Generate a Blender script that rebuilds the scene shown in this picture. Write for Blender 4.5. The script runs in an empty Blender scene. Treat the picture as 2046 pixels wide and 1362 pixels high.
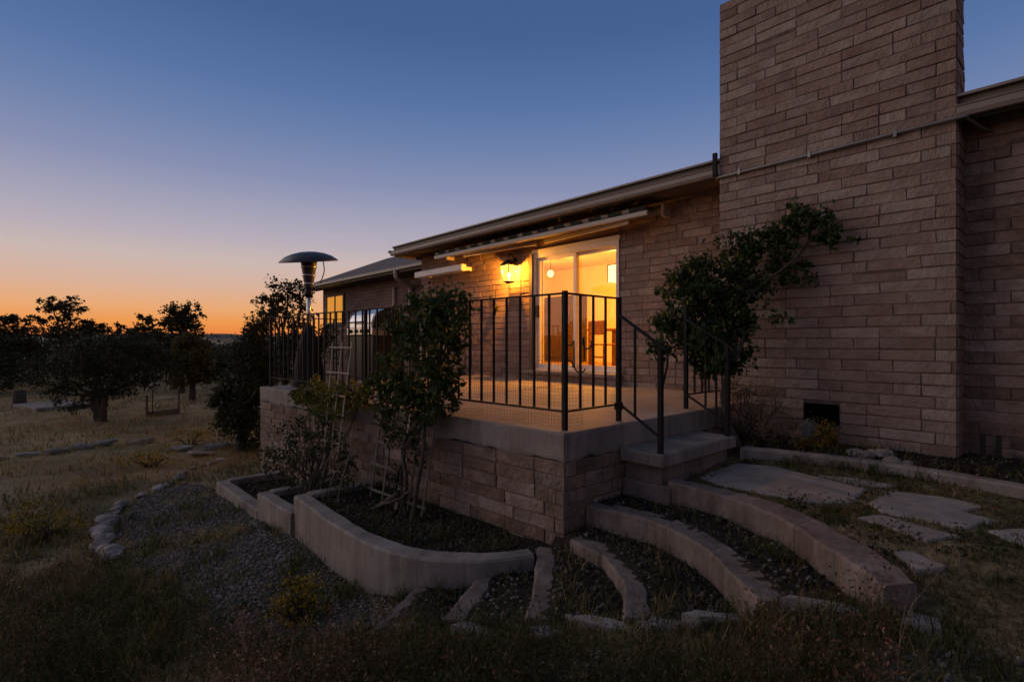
import bpy, bmesh, math, random
import numpy as np
from mathutils import Vector, Matrix

scene = bpy.context.scene
COL = scene.collection
R = math.radians

# ------------------------------------------------------------------ camera
cam_d = bpy.data.cameras.new('camera')
cam = bpy.data.objects.new('camera', cam_d)
COL.objects.link(cam)
cam.location = (0, 0, 0)
cam.rotation_euler = (R(90), 0, R(48))
cam_d.sensor_width = 36
cam_d.lens = 36 * 1048 / 2046
cam_d.shift_y = 0.001
cam_d.clip_start = 0.05
cam_d.clip_end = 3000
scene.camera = cam

# ------------------------------------------------------------------ sky, sun, exposure
SUN_AZ = math.atan2(0.263, -1.109)          # direction of the afterglow, x-y plane
world = bpy.data.worlds.new('World')
scene.world = world
world.use_nodes = True
wn, wl = world.node_tree.nodes, world.node_tree.links
wn.clear()
w_out = wn.new('ShaderNodeOutputWorld')
w_bg = wn.new('ShaderNodeBackground')
# clear dusk sky: colours by elevation, warm round the afterglow and blue-pink opposite it
def lin(c): return tuple((v / 255 / 12.92) if v / 255 <= 0.04045 else ((v / 255 + 0.055) / 1.055) ** 2.4 for v in c)
def sky_ramp(stops):
    r = wn.new('ShaderNodeValToRGB')
    el = r.color_ramp.elements
    while len(el) < len(stops): el.new(0.5)
    for e, (deg, c) in zip(el, stops):
        e.position = 0.1 + 0.9 * math.sin(R(deg)) if deg >= 0 else 0.1 + 0.1 * deg / 6
        e.color = (*lin(c), 1)
    return r
w_tc = wn.new('ShaderNodeTexCoord')
w_sep = wn.new('ShaderNodeSeparateXYZ')
wl.new(w_tc.outputs['Generated'], w_sep.inputs[0])
w_pos = wn.new('ShaderNodeMath'); w_pos.operation = 'MULTIPLY_ADD'; w_pos.use_clamp = True
w_pos.inputs[1].default_value = 0.9; w_pos.inputs[2].default_value = 0.1
wl.new(w_sep.outputs['Z'], w_pos.inputs[0])
warm = sky_ramp([(-6, (40, 30, 26)), (-0.2, (150, 84, 54)), (0.7, (234, 132, 66)), (1.8, (238, 152, 78)), (3.2, (234, 170, 116)), (5.4, (216, 178, 156)), (7.8, (202, 183, 178)), (10, (183, 173, 184)), (12.5, (164, 162, 184)), (16, (136, 144, 178)), (20, (110, 130, 172)), (24, (88, 116, 164)), (30, (69, 98, 147)), (50, (60, 80, 116)), (90, (66, 79, 106))])
cool = sky_ramp([(-6, (34, 31, 32)), (0, (78, 70, 82)), (6, (122, 104, 112)), (12.5, (142, 122, 128)), (20, (126, 118, 132)), (30, (104, 108, 128)), (50, (76, 87, 114)), (90, (66, 79, 106))])
for r_ in (warm, cool): wl.new(w_pos.outputs[0], r_.inputs[0])
w_dot = wn.new('ShaderNodeVectorMath'); w_dot.operation = 'DOT_PRODUCT'
w_dot.inputs[1].default_value = (math.cos(SUN_AZ), math.sin(SUN_AZ), 0)
wl.new(w_tc.outputs['Generated'], w_dot.inputs[0])
w_map = wn.new('ShaderNodeMapRange'); w_map.interpolation_type = 'SMOOTHSTEP'
w_map.inputs['From Min'].default_value = -0.90; w_map.inputs['From Max'].default_value = 0.30
wl.new(w_dot.outputs['Value'], w_map.inputs['Value'])
w_mix = wn.new('ShaderNodeMix'); w_mix.data_type = 'RGBA'
wl.new(w_map.outputs[0], w_mix.inputs['Factor']); wl.new(cool.outputs[0], w_mix.inputs['A']); wl.new(warm.outputs[0], w_mix.inputs['B'])
wl.new(w_mix.outputs['Result'], w_bg.inputs[0])
w_bg.inputs[1].default_value = 1.0
wl.new(w_bg.outputs[0], w_out.inputs[0])

sun_d = bpy.data.lights.new('sun', 'SUN')
sun_d.energy = 0.75
sun_d.angle = R(60)
sun_d.color = (1.0, 0.76, 0.56)
sun = bpy.data.objects.new('sun', sun_d)
COL.objects.link(sun)
sun.rotation_euler = Vector((math.cos(SUN_AZ + 0.85), math.sin(SUN_AZ + 0.85), math.tan(R(24)))).to_track_quat('Z', 'Y').to_euler()

scene.view_settings.view_transform = 'Standard'
scene.view_settings.look = 'None'
scene.view_settings.exposure = 0
scene.view_settings.gamma = 1
scene.cycles.use_denoising = True
scene.cycles.max_bounces = 8
scene.cycles.transparent_max_bounces = 16
scene.cycles.sample_clamp_indirect = 4

rnd = random.Random(7)
nrg = np.random.default_rng(11)

# ------------------------------------------------------------------ helpers
def wloc(o):
    v = Vector((0, 0, 0))
    while o is not None:
        v = v + o.location
        o = o.parent
    return v

def tag(o, label=None, cat=None, group=None, kind=None):
    if label: o['label'] = label
    if cat: o['category'] = cat
    if group: o['group'] = group
    if kind: o['kind'] = kind
    return o

def empty(name, loc, label, cat, group=None):
    o = bpy.data.objects.new(name, None)
    COL.objects.link(o)
    o.location = loc
    o.empty_display_size = 0.1
    return tag(o, label, cat, group)

def link_mesh(name, me, mat=None, parent=None):
    o = bpy.data.objects.new(name, me)
    COL.objects.link(o)
    if mat is not None and not me.materials:
        me.materials.append(mat)
    if parent is not None:
        o.parent = parent
    return o

class MB:
    """collects shapes given in world coordinates"""
    def __init__(s): s.v = []; s.f = []; s.sm = []
    def add(s, vs, fs, smooth=False):
        n = len(s.v)
        s.v += [tuple(p) for p in vs]
        s.f += [tuple(i + n for i in f) for f in fs]
        s.sm += [smooth] * len(fs)
        return s
    def box(s, a, b, bev=0.0):
        a, b = Vector(a), Vector(b)
        lo = Vector((min(a.x, b.x), min(a.y, b.y), min(a.z, b.z)))
        hi = Vector((max(a.x, b.x), max(a.y, b.y), max(a.z, b.z)))
        return s.obox((lo + hi) / 2, hi - lo, 0, bev)
    def obox(s, c, size, rz=0, bev=0.0, M=None):
        bm = bmesh.new()
        bmesh.ops.create_cube(bm, size=1)
        for v in bm.verts:
            v.co = Vector((v.co.x * size[0], v.co.y * size[1], v.co.z * size[2]))
        if bev > 0:
            bmesh.ops.bevel(bm, geom=list(bm.edges), offset=bev, segments=1, affect='EDGES')
        m = Matrix.Translation(Vector(c)) @ (M if M is not None else Matrix.Rotation(rz, 4, 'Z'))
        bm.verts.index_update()
        vs = [m @ v.co for v in bm.verts]
        fs = [[v.index for v in f.verts] for f in bm.faces]
        bm.free()
        return s.add(vs, fs)
    def bar(s, p, q, w, h=None, bev=0.0):
        p, q = Vector(p), Vector(q)
        h = h or w
        d = q - p
        L = d.length
        x = d.normalized()
        up = Vector((0, 0, 1)) if abs(x.z) < 0.95 else Vector((0, 1, 0))
        y = up.cross(x).normalized()
        z = x.cross(y)
        M = Matrix((x, y, z)).transposed().to_4x4()
        return s.obox((p + q) / 2, (L, w, h), M=M, bev=bev)
    def tube(s, pts, r, n=8, cap=True):
        pts = [Vector(p) for p in pts]
        rs = r if isinstance(r, (list, tuple)) else [r] * len(pts)
        vs, fs = [], []
        prev = None
        for i, p in enumerate(pts):
            t = (pts[min(i + 1, len(pts) - 1)] - pts[max(i - 1, 0)]).normalized()
            if prev is None:
                u = t.orthogonal().normalized()
            else:
                u = (prev - t * prev.dot(t)).normalized()
            prev = u
            w = t.cross(u)
            for k in range(n):
                a = 2 * math.pi * k / n
                vs.append(p + (u * math.cos(a) + w * math.sin(a)) * rs[i])
        for i in range(len(pts) - 1):
            for k in range(n):
                k2 = (k + 1) % n
                fs.append((i * n + k, i * n + k2, (i + 1) * n + k2, (i + 1) * n + k))
        if cap:
            fs.append(tuple(range(n))[::-1])
            fs.append(tuple((len(pts) - 1) * n + k for k in range(n)))
        return s.add(vs, fs, True)
    def lathe(s, c, prof, n=24, M=None):
        c = Vector(c)
        vs, fs = [], []
        for (r, z) in prof:
            for k in range(n):
                a = 2 * math.pi * k / n
                p = Vector((r * math.cos(a), r * math.sin(a), z))
                if M is not None: p = M @ p
                vs.append(c + p)
        for i in range(len(prof) - 1):
            for k in range(n):
                k2 = (k + 1) % n
                fs.append((i * n + k, i * n + k2, (i + 1) * n + k2, (i + 1) * n + k))
        return s.add(vs, fs, True)
    def prism(s, poly, z0, z1):
        """poly: list of (x, y) counter-clockwise; z0, z1 number or list"""
        n = len(poly)
        zz0 = z0 if isinstance(z0, (list, tuple)) else [z0] * n
        zz1 = z1 if isinstance(z1, (list, tuple)) else [z1] * n
        vs = [(p[0], p[1], zz0[i]) for i, p in enumerate(poly)] + [(p[0], p[1], zz1[i]) for i, p in enumerate(poly)]
        fs = [tuple(range(n))[::-1], tuple(range(n, 2 * n))]
        for i in range(n):
            j = (i + 1) % n
            fs.append((i, j, n + j, n + i))
        return s.add(vs, fs)
    def build(s, name, mat, parent=None, loc=None):
        off = wloc(parent) if parent is not None else Vector((0, 0, 0))
        if loc is not None: off = off + Vector(loc)
        me = bpy.data.meshes.new(name)
        me.from_pydata([tuple(Vector(v) - off) for v in s.v], [], s.f)
        me.polygons.foreach_set('use_smooth', s.sm)
        me.update()
        o = link_mesh(name, me, mat, parent)
        if loc is not None: o.location = loc
        return o

def np_mesh(name, verts, faces, mat, parent=None, tint=None, smooth=False):
    """verts (n,3), faces (m,k) numpy arrays in world coordinates"""
    verts = np.asarray(verts, dtype=np.float32)
    if parent is not None:
        verts = verts - np.array(wloc(parent), dtype=np.float32)
    faces = np.asarray(faces, dtype=np.int32)
    m, k = faces.shape
    me = bpy.data.meshes.new(name)
    me.vertices.add(len(verts)); me.vertices.foreach_set('co', verts.ravel())
    me.loops.add(m * k); me.loops.foreach_set('vertex_index', faces.ravel())
    me.polygons.add(m)
    me.polygons.foreach_set('loop_start', np.arange(0, m * k, k, dtype=np.int32))
    if smooth: me.polygons.foreach_set('use_smooth', np.ones(m, dtype=bool))
    if tint is not None:
        a = me.attributes.new('tint', 'FLOAT', 'POINT')
        a.data.foreach_set('value', np.asarray(tint, dtype=np.float32))
    me.update(calc_edges=True)
    return link_mesh(name, me, mat, parent)

# ------------------------------------------------------------------ materials
def material(name):
    m = bpy.data.materials.new(name)
    m.use_nodes = True
    nt = m.node_tree
    nt.nodes.clear()
    out = nt.nodes.new('ShaderNodeOutputMaterial')
    return m, nt, out

def ramp(nt, stops, interp='LINEAR'):
    r = nt.nodes.new('ShaderNodeValToRGB')
    r.color_ramp.interpolation = interp
    el = r.color_ramp.elements
    while len(el) < len(stops): el.new(0.5)
    for e, (p, c) in zip(el, stops):
        e.position = p
        e.color = (c[0], c[1], c[2], 1)
    return r

def surf(name, c0, c1, scale=6.0, rough=0.85, bump=0.3, bscale=40.0, metal=0.0, rand=0.0, c2=None, dist=0.01, detail=6, spec=0.3, stain=None):
    """noise-mixed colour with fine relief; rand = share of per-object variation"""
    m, nt, out = material(name)
    L = nt.links.new
    N = nt.nodes.new
    tc = N('ShaderNodeTexCoord')
    vec = tc.outputs['Object']
    if rand > 0:
        oi = N('ShaderNodeObjectInfo')
        ad = N('ShaderNodeVectorMath'); ad.operation = 'ADD'
        mu = N('ShaderNodeVectorMath'); mu.operation = 'SCALE'
        cx = N('ShaderNodeCombineXYZ')
        for i in range(3): L(oi.outputs['Random'], cx.inputs[i])
        L(cx.outputs[0], mu.inputs[0]); mu.inputs['Scale'].default_value = 37.0
        L(vec, ad.inputs[0]); L(mu.outputs[0], ad.inputs[1])
        vec = ad.outputs[0]
    nz = N('ShaderNodeTexNoise'); nz.inputs['Scale'].default_value = scale; nz.inputs['Detail'].default_value = detail
    nz.inputs['Roughness'].default_value = 0.65
    L(vec, nz.inputs['Vector'])
    st = [(0.3, c0), (0.7, c1)] if c2 is None else [(0.28, c0), (0.5, c1), (0.72, c2)]
    rp = ramp(nt, st)
    fac = nz.outputs['Fac']
    if rand > 0:
        ma = N('ShaderNodeMath'); ma.operation = 'MULTIPLY_ADD'
        ma.inputs[1].default_value = rand; 
        sb = N('ShaderNodeMath'); sb.operation = 'SUBTRACT'; sb.inputs[1].default_value = 0.5
        L(oi.outputs['Random'], sb.inputs[0])
        L(sb.outputs[0], ma.inputs[0]); L(fac, ma.inputs[2])
        fac = ma.outputs[0]
    L(fac, rp.inputs[0])
    col = rp.outputs[0]
    if stain is not None:
        n3 = N('ShaderNodeTexNoise'); n3.inputs['Scale'].default_value = stain[1]; n3.inputs['Detail'].default_value = 8
        n3.inputs['Roughness'].default_value = 0.7
        mp = N('ShaderNodeMapping'); mp.inputs['Scale'].default_value = stain[3] if len(stain) > 3 else (1, 1, 0.25)
        L(vec, mp.inputs[0]); L(mp.outputs[0], n3.inputs['Vector'])
        r3 = ramp(nt, [(0.45, (0, 0, 0)), (0.68, (1, 1, 1))])
        L(n3.outputs['Fac'], r3.inputs[0])
        mx = N('ShaderNodeMix'); mx.data_type = 'RGBA'
        sc = N('ShaderNodeMath'); sc.operation = 'MULTIPLY'; sc.inputs[1].default_value = stain[2]
        L(r3.outputs[0], sc.inputs[0]); L(sc.outputs[0], mx.inputs['Factor'])
        L(col, mx.inputs['A']); mx.inputs['B'].default_value = (*stain[0], 1)
        col = mx.outputs['Result']
    b = N('ShaderNodeBsdfPrincipled')
    L(col, b.inputs['Base Color'])
    b.inputs['Roughness'].default_value = rough
    b.inputs['Metallic'].default_value = metal
    b.inputs['Specular IOR Level'].default_value = spec
    if bump > 0:
        n2 = N('ShaderNodeTexNoise'); n2.inputs['Scale'].default_value = bscale; n2.inputs['Detail'].default_value = 5
        L(vec, n2.inputs['Vector'])
        bp = N('ShaderNodeBump'); bp.inputs['Strength'].default_value = bump; bp.inputs['Distance'].default_value = dist
        L(n2.outputs['Fac'], bp.inputs['Height']); L(bp.outputs[0], b.inputs['Normal'])
    L(b.outputs[0], out.inputs[0])
    return m

def leafmat(name, stops, trans=0.35, rough=0.6):
    m, nt, out = material(name)
    L = nt.links.new; N = nt.nodes.new
    at = N('ShaderNodeAttribute'); at.attribute_name = 'tint'
    rp = ramp(nt, stops)
    L(at.outputs['Fac'], rp.inputs[0])
    d = N('ShaderNodeBsdfPrincipled'); d.inputs['Roughness'].default_value = rough; d.inputs['Specular IOR Level'].default_value = 0.25
    t = N('ShaderNodeBsdfTranslucent')
    L(rp.outputs[0], d.inputs['Base Color']); L(rp.outputs[0], t.inputs['Color'])
    mx = N('ShaderNodeMixShader'); mx.inputs[0].default_value = trans
    L(d.outputs[0], mx.inputs[1]); L(t.outputs[0], mx.inputs[2]); L(mx.outputs[0], out.inputs[0])
    return m

def glow(name, col, strength):
    m, nt, out = material(name)
    e = nt.nodes.new('ShaderNodeEmission')
    e.inputs[0].default_value = (*col, 1); e.inputs[1].default_value = strength
    nt.links.new(e.outputs[0], out.inputs[0])
    return m

def glassmat(name, tintc=(1, 1, 1), refl=0.08, mixc=0.0, emis=None):
    m, nt, out = material(name)
    N = nt.nodes.new; L = nt.links.new
    t = N('ShaderNodeBsdfTransparent'); t.inputs[0].default_value = (*tintc, 1)
    g = N('ShaderNodeBsdfGlossy'); g.inputs['Roughness'].default_value = 0.02
    fr = N('ShaderNodeMath'); fr.operation = 'MULTIPLY_ADD'; lw = N('ShaderNodeLayerWeight'); lw.inputs[0].default_value = 0.12
    L(lw.outputs['Facing'], fr.inputs[0]); fr.inputs[1].default_value = 0.22; fr.inputs[2].default_value = 0.02
    mx = N('ShaderNodeMixShader')
    L(fr.outputs[0], mx.inputs[0]); L(t.outputs[0], mx.inputs[1]); L(g.outputs[0], mx.inputs[2])
    last = mx
    if emis is not None:
        e = N('ShaderNodeEmission'); e.inputs[0].default_value = (*emis[0], 1); e.inputs[1].default_value = emis[1]
        m2 = N('ShaderNodeMixShader'); m2.inputs[0].default_value = mixc
        L(mx.outputs[0], m2.inputs[1]); L(e.outputs[0], m2.inputs[2])
        last = m2
    L(last.outputs[0], out.inputs[0])
    return m

M = {}
M['brick'] = surf('slump_block', (0.225, 0.146, 0.115), (0.31, 0.222, 0.178), scale=4, bump=0.9, bscale=26, rand=0.34, c2=(0.39, 0.315, 0.26), dist=0.018, rough=0.95, spec=0.15, stain=((0.19, 0.155, 0.135), 2.6, 0.6, (1, 1, 2)))
M['brick_grey'] = surf('weathered_block', (0.16, 0.108, 0.083), (0.26, 0.188, 0.148), scale=5, bump=1.0, bscale=24, rand=0.34, c2=(0.33, 0.265, 0.235), dist=0.024, rough=0.95, spec=0.15, stain=((0.10, 0.078, 0.066), 2.2, 0.7, (1, 1, 1)))
M['mortar'] = surf('mortar', (0.07, 0.05, 0.043), (0.22, 0.16, 0.135), scale=4, bump=0.6, bscale=60, rough=0.95)
M['concrete'] = surf('concrete', (0.20, 0.175, 0.155), (0.33, 0.295, 0.265), scale=3.0, bump=0.35, bscale=45, rough=0.9, detail=9, stain=((0.13, 0.105, 0.09), 5, 0.85))
M['concrete_dark'] = surf('aged_concrete', (0.15, 0.12, 0.105), (0.26, 0.215, 0.19), scale=3.5, bump=0.5, bscale=26, rough=0.92, detail=9, dist=0.02, stain=((0.085, 0.066, 0.055), 6, 0.9))
M['slab'] = surf('terrace_floor', (0.25, 0.21, 0.185), (0.37, 0.32, 0.285), scale=2.0, bump=0.25, bscale=50, rough=0.8, detail=9, stain=((0.15, 0.125, 0.11), 1.6, 0.6, (1, 1, 1)))
M['flag'] = surf('flagstone', (0.25, 0.225, 0.205), (0.37, 0.335, 0.305), scale=4, bump=0.5, bscale=22, rough=0.85, rand=0.3, detail=9, stain=((0.10, 0.09, 0.08), 7, 0.5, (1, 1, 1)))
M['rock'] = surf('pale_rock', (0.19, 0.17, 0.155), (0.36, 0.33, 0.30), scale=7, bump=0.8, bscale=25, rough=0.9, rand=0.5)
M['gravel'] = surf('gravel', (0.09, 0.085, 0.09), (0.24, 0.225, 0.225), scale=9, bump=0.2, rough=0.9)
M['fascia'] = surf('painted_fascia', (0.15, 0.125, 0.105), (0.20, 0.165, 0.14), scale=3, bump=0.1, rough=0.5, stain=((0.12, 0.10, 0.085), 5, 0.4, (1, 1, 3)))
M['gutter'] = surf('gutter_metal', (0.21, 0.18, 0.152), (0.27, 0.232, 0.20), scale=2, bump=0.05, rough=0.4, spec=0.5)
M['soffit'] = surf('soffit_board', (0.10, 0.075, 0.06), (0.14, 0.11, 0.09), scale=6, bump=0.2, rough=0.7)
M['shingle'] = surf('roof_shingle', (0.12, 0.11, 0.10), (0.20, 0.185, 0.17), scale=12, bump=0.6, bscale=30, rough=0.95)
M['white'] = surf('white_paint', (0.62, 0.59, 0.55), (0.74, 0.71, 0.67), scale=6, bump=0.06, rough=0.45, spec=0.5)
M['cream'] = surf('cream_metal', (0.40, 0.355, 0.305), (0.48, 0.43, 0.375), scale=3, bump=0.05, rough=0.45, spec=0.5)
M['void'] = surf('vent_opening_dark', (0.002, 0.002, 0.002), (0.004, 0.004, 0.004), scale=8, bump=0, rough=0.9, spec=0.05)  # near-black colour stands in for the darkness inside the vent opening
M['rock_dark'] = surf('grey_boulder', (0.10, 0.09, 0.08), (0.19, 0.17, 0.15), scale=7, bump=0.8, bscale=25, rough=0.9)
M['iron'] = surf('black_iron', (0.010, 0.009, 0.009), (0.022, 0.019, 0.018), scale=30, bump=0.2, bscale=120, rough=0.7, spec=0.25)
M['wire'] = surf('wire', (0.05, 0.045, 0.04), (0.09, 0.08, 0.07), scale=30, bump=0, rough=0.5, metal=0.5)
M['pipe'] = surf('grey_conduit', (0.21, 0.20, 0.19), (0.29, 0.275, 0.26), scale=5, bump=0.05, rough=0.35, metal=0.6)
M['steel'] = surf('stainless_steel', (0.55, 0.56, 0.58), (0.66, 0.66, 0.67), scale=3, bump=0.03, rough=0.28, metal=0.95)
M['black'] = surf('black_enamel', (0.012, 0.012, 0.013), (0.02, 0.02, 0.021), scale=8, bump=0.05, rough=0.4)
M['heater'] = surf('heater_enamel', (0.035, 0.037, 0.042), (0.055, 0.057, 0.062), scale=6, bump=0.05, rough=0.4, spec=0.5)
M['cover'] = surf('dark_cover', (0.03, 0.03, 0.034), (0.055, 0.053, 0.056), scale=3, bump=0.3, bscale=9, rough=0.8)
M['trellis'] = surf('pale_trellis', (0.27, 0.23, 0.195), (0.40, 0.345, 0.29), scale=8, bump=0.2, rough=0.7)
M['oldwood'] = surf('grey_wood', (0.11, 0.095, 0.085), (0.20, 0.175, 0.155), scale=8, bump=0.5, rough=0.9)
M['bark'] = surf('bark', (0.045, 0.034, 0.027), (0.10, 0.08, 0.065), scale=16, bump=0.9, bscale=30, rough=0.95)
M['wood'] = surf('brown_wood', (0.16, 0.06, 0.025), (0.26, 0.11, 0.045), scale=5, bump=0.1, rough=0.4)
M['refl_dark'] = surf('reflection_dark', (0.05, 0.028, 0.016), (0.09, 0.05, 0.03), scale=5, bump=0.1, rough=0.5)  # dark tone stands in for the reflected rectangle on the door pane
M['plaster'] = surf('interior_plaster', (0.66, 0.58, 0.44), (0.72, 0.64, 0.50), scale=3, bump=0.05, rough=0.9)
M['floorwood'] = surf('interior_floor', (0.26, 0.15, 0.07), (0.36, 0.22, 0.11), scale=3, bump=0.05, rough=0.35)
M['fabric_dark'] = surf('awning_green', (0.02, 0.035, 0.03), (0.04, 0.06, 0.05), scale=9, bump=0.2, rough=0.9)
M['fabric_light'] = surf('awning_white', (0.24, 0.22, 0.19), (0.32, 0.30, 0.26), scale=9, bump=0.2, rough=0.9)
M['glass'] = glassmat('window_glass')
M['lantern_glass'] = glassmat('lantern_glass', (1, 0.9, 0.7), mixc=0.35, emis=((1.0, 0.56, 0.13), 2.4))
M['bulb'] = glow('lamp_bulb', (1.0, 0.72, 0.30), 30)
M['shade_lit'] = glow('lamp_shade_lit', (1.0, 0.66, 0.2), 3.2)
wm, nt, out = material('lit_curtain')
wv = nt.nodes.new('ShaderNodeTexWave'); wv.inputs['Scale'].default_value = 2.6; wv.inputs['Distortion'].default_value = 1.2
tcw = nt.nodes.new('ShaderNodeTexCoord'); nt.links.new(tcw.outputs['Object'], wv.inputs['Vector'])
rw = ramp(nt, [(0.0, (0.42, 0.13, 0.012)), (1.0, (1.0, 0.43, 0.07))]); nt.links.new(wv.outputs['Fac'], rw.inputs[0])
ew = nt.nodes.new('ShaderNodeEmission'); ew.inputs[1].default_value = 0.95
nt.links.new(rw.outputs[0], ew.inputs[0]); nt.links.new(ew.outputs[0], out.inputs[0])
M['window_lit'] = wm
M['vine'] = leafmat('vine_leaf', [(0.0, (0.012, 0.024, 0.008)), (0.5, (0.033, 0.060, 0.018)), (1.0, (0.085, 0.12, 0.034))])
M['climber'] = leafmat('climber_leaf', [(0.0, (0.016, 0.025, 0.012)), (0.6, (0.035, 0.05, 0.022)), (1.0, (0.075, 0.075, 0.035))])
M['yellowgreen'] = leafmat('yellow_green_leaf', [(0.0, (0.04, 0.055, 0.015)), (0.5, (0.11, 0.125, 0.03)), (1.0, (0.22, 0.20, 0.045))])
M['juniper'] = leafmat('juniper_leaf', [(0.0, (0.016, 0.022, 0.011)), (0.6, (0.036, 0.043, 0.02)), (1.0, (0.075, 0.078, 0.036))], trans=0.15)
M['treeleaf'] = leafmat('tree_leaf', [(0.0, (0.025, 0.028, 0.012)), (0.6, (0.05, 0.052, 0.02)), (1.0, (0.10, 0.085, 0.03))], trans=0.3)
M['autumn'] = leafmat('autumn_leaf', [(0.0, (0.06, 0.055, 0.018)), (0.6, (0.11, 0.09, 0.025)), (1.0, (0.17, 0.13, 0.03))], trans=0.3)
M['yellow'] = leafmat('yellow_flower', [(0.0, (0.04, 0.05, 0.015)), (0.45, (0.09, 0.085, 0.02)), (0.6, (0.40, 0.26, 0.02)), (1.0, (0.55, 0.36, 0.03))])
M['dry'] = leafmat('dry_twig', [(0.0, (0.10, 0.07, 0.045)), (0.6, (0.22, 0.165, 0.11)), (1.0, (0.36, 0.28, 0.20))], trans=0.1)
M['grass'] = leafmat('grass_blade', [(0.0, (0.035, 0.048, 0.014)), (0.35, (0.08, 0.09, 0.026)), (0.65, (0.25, 0.19, 0.075)), (1.0, (0.48, 0.355, 0.17))])
M['weed'] = leafmat('weed_leaf', [(0.0, (0.022, 0.030, 0.014)), (0.45, (0.05, 0.055, 0.026)), (0.68, (0.15, 0.11, 0.06)), (0.82, (0.22, 0.06, 0.045)), (1.0, (0.42, 0.30, 0.22))])
M['mulch'] = surf('mulch', (0.02, 0.016, 0.013), (0.07, 0.055, 0.045), scale=9, bump=0.2)

# ------------------------------------------------------------------ places of the walls and steps (metres, camera at the origin)
TZ = -0.64                                   # terrace floor
TA = Vector((-8.02, 2.36, 0)); TB = Vector((-2.49, 2.74, 0))   # front edge of the terrace
TANG = math.atan2(TB.y - TA.y, TB.x - TA.x)
def front_y(x): return TA.y + (x - TA.x) * (TB.y - TA.y) / (TB.x - TA.x)
WR = 6.02
CY, WY = 5.70, 6.30                          # chimney face, front wall of the house
CX0, CX1 = -2.83, -0.77

def smooth(pts, n):
    """Catmull-Rom through pts"""
    p = [Vector(q) for q in pts]
    p = [p[0] * 2 - p[1]] + p + [p[-1] * 2 - p[-2]]
    out = []
    for i in range(1, len(p) - 2):
        for k in range(n):
            t = k / n
            a, b, c, d = p[i - 1], p[i], p[i + 1], p[i + 2]
            out.append(0.5 * ((2 * b) + (c - a) * t + (2 * a - 5 * b + 4 * c - d) * t * t + (3 * b - a - 3 * c + d) * t ** 3))
    out.append(p[-2])
    return out

curb_A = ([(-2.09, 3.42), (-1.64, 3.38), (-1.22, 3.19), (-0.83, 2.86), (-0.59, 2.62)], [(-2.09, 3.55), (-1.66, 3.55), (-1.21, 3.42), (-0.76, 3.08), (-0.50, 2.77)], -1.02)
curb_B = ([(-2.47, 2.95), (-1.96, 3.00), (-1.55, 2.86), (-1.26, 2.64), (-1.03, 2.42)], [(-2.47, 3.10), (-1.98, 3.17), (-1.53, 3.04), (-1.19, 2.80), (-0.94, 2.56)], -1.18)
curb_C = ([(-2.39, 2.68), (-2.11, 2.63), (-1.87, 2.50), (-1.68, 2.32), (-1.55, 2.12)], [(-2.37, 2.80), (-2.09, 2.77), (-1.82, 2.64), (-1.60, 2.43), (-1.43, 2.20)], -1.34)
curb_D = ([(-2.60, 2.57), (-2.28, 2.24), (-1.97, 1.86)], [(-2.50, 2.63), (-2.18, 2.32), (-1.86, 1.95)], -1.42)
curb_E = ([(-2.66, 2.08), (-2.50, 1.84), (-2.38, 1.60)], [(-2.56, 2.16), (-2.40, 1.92), (-2.26, 1.70)], -1.50)
curb_F = ([(-2.99, 1.85), (-2.83, 1.60), (-2.71, 1.34)], [(-2.90, 1.93), (-2.74, 1.68), (-2.61, 1.42)], -1.58)
wall_G = ([(-4.88, 1.72), (-4.09, 1.68), (-3.59, 1.68), (-3.18, 1.73), (-2.92, 1.84), (-2.69, 2.03), (-2.56, 2.21), (-2.47, 2.42)],
          [(-4.90, 1.86), (-4.06, 1.82), (-3.62, 1.82), (-3.25, 1.87), (-3.00, 1.97), (-2.79, 2.14), (-2.66, 2.30), (-2.59, 2.47)], -1.40)
wall_H = ([(-5.76, 1.66), (-5.3, 1.67), (-4.88, 1.69)], [(-5.76, 1.80), (-5.3, 1.80), (-4.88, 1.82)], -1.55)
wall_I = ([(-7.26, 1.62), (-6.5, 1.63), (-5.76, 1.65)], [(-7.28, 1.76), (-6.5, 1.77), (-5.76, 1.79)], -1.72)
bed_curb = ([(-2.07, 4.54), (-1.63, 4.67), (-1.09, 4.75), (-0.67, 4.71), (-0.30, 4.64), (0.4, 4.5)], [(-2.07, 4.66), (-1.64, 4.79), (-1.09, 4.87), (-0.66, 4.83), (-0.28, 4.76), (0.44, 4.62)], -0.92)

def mid(c): return [((a[0] + b[0]) / 2, (a[1] + b[1]) / 2) for a, b in zip(c[0], c[1])]

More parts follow.
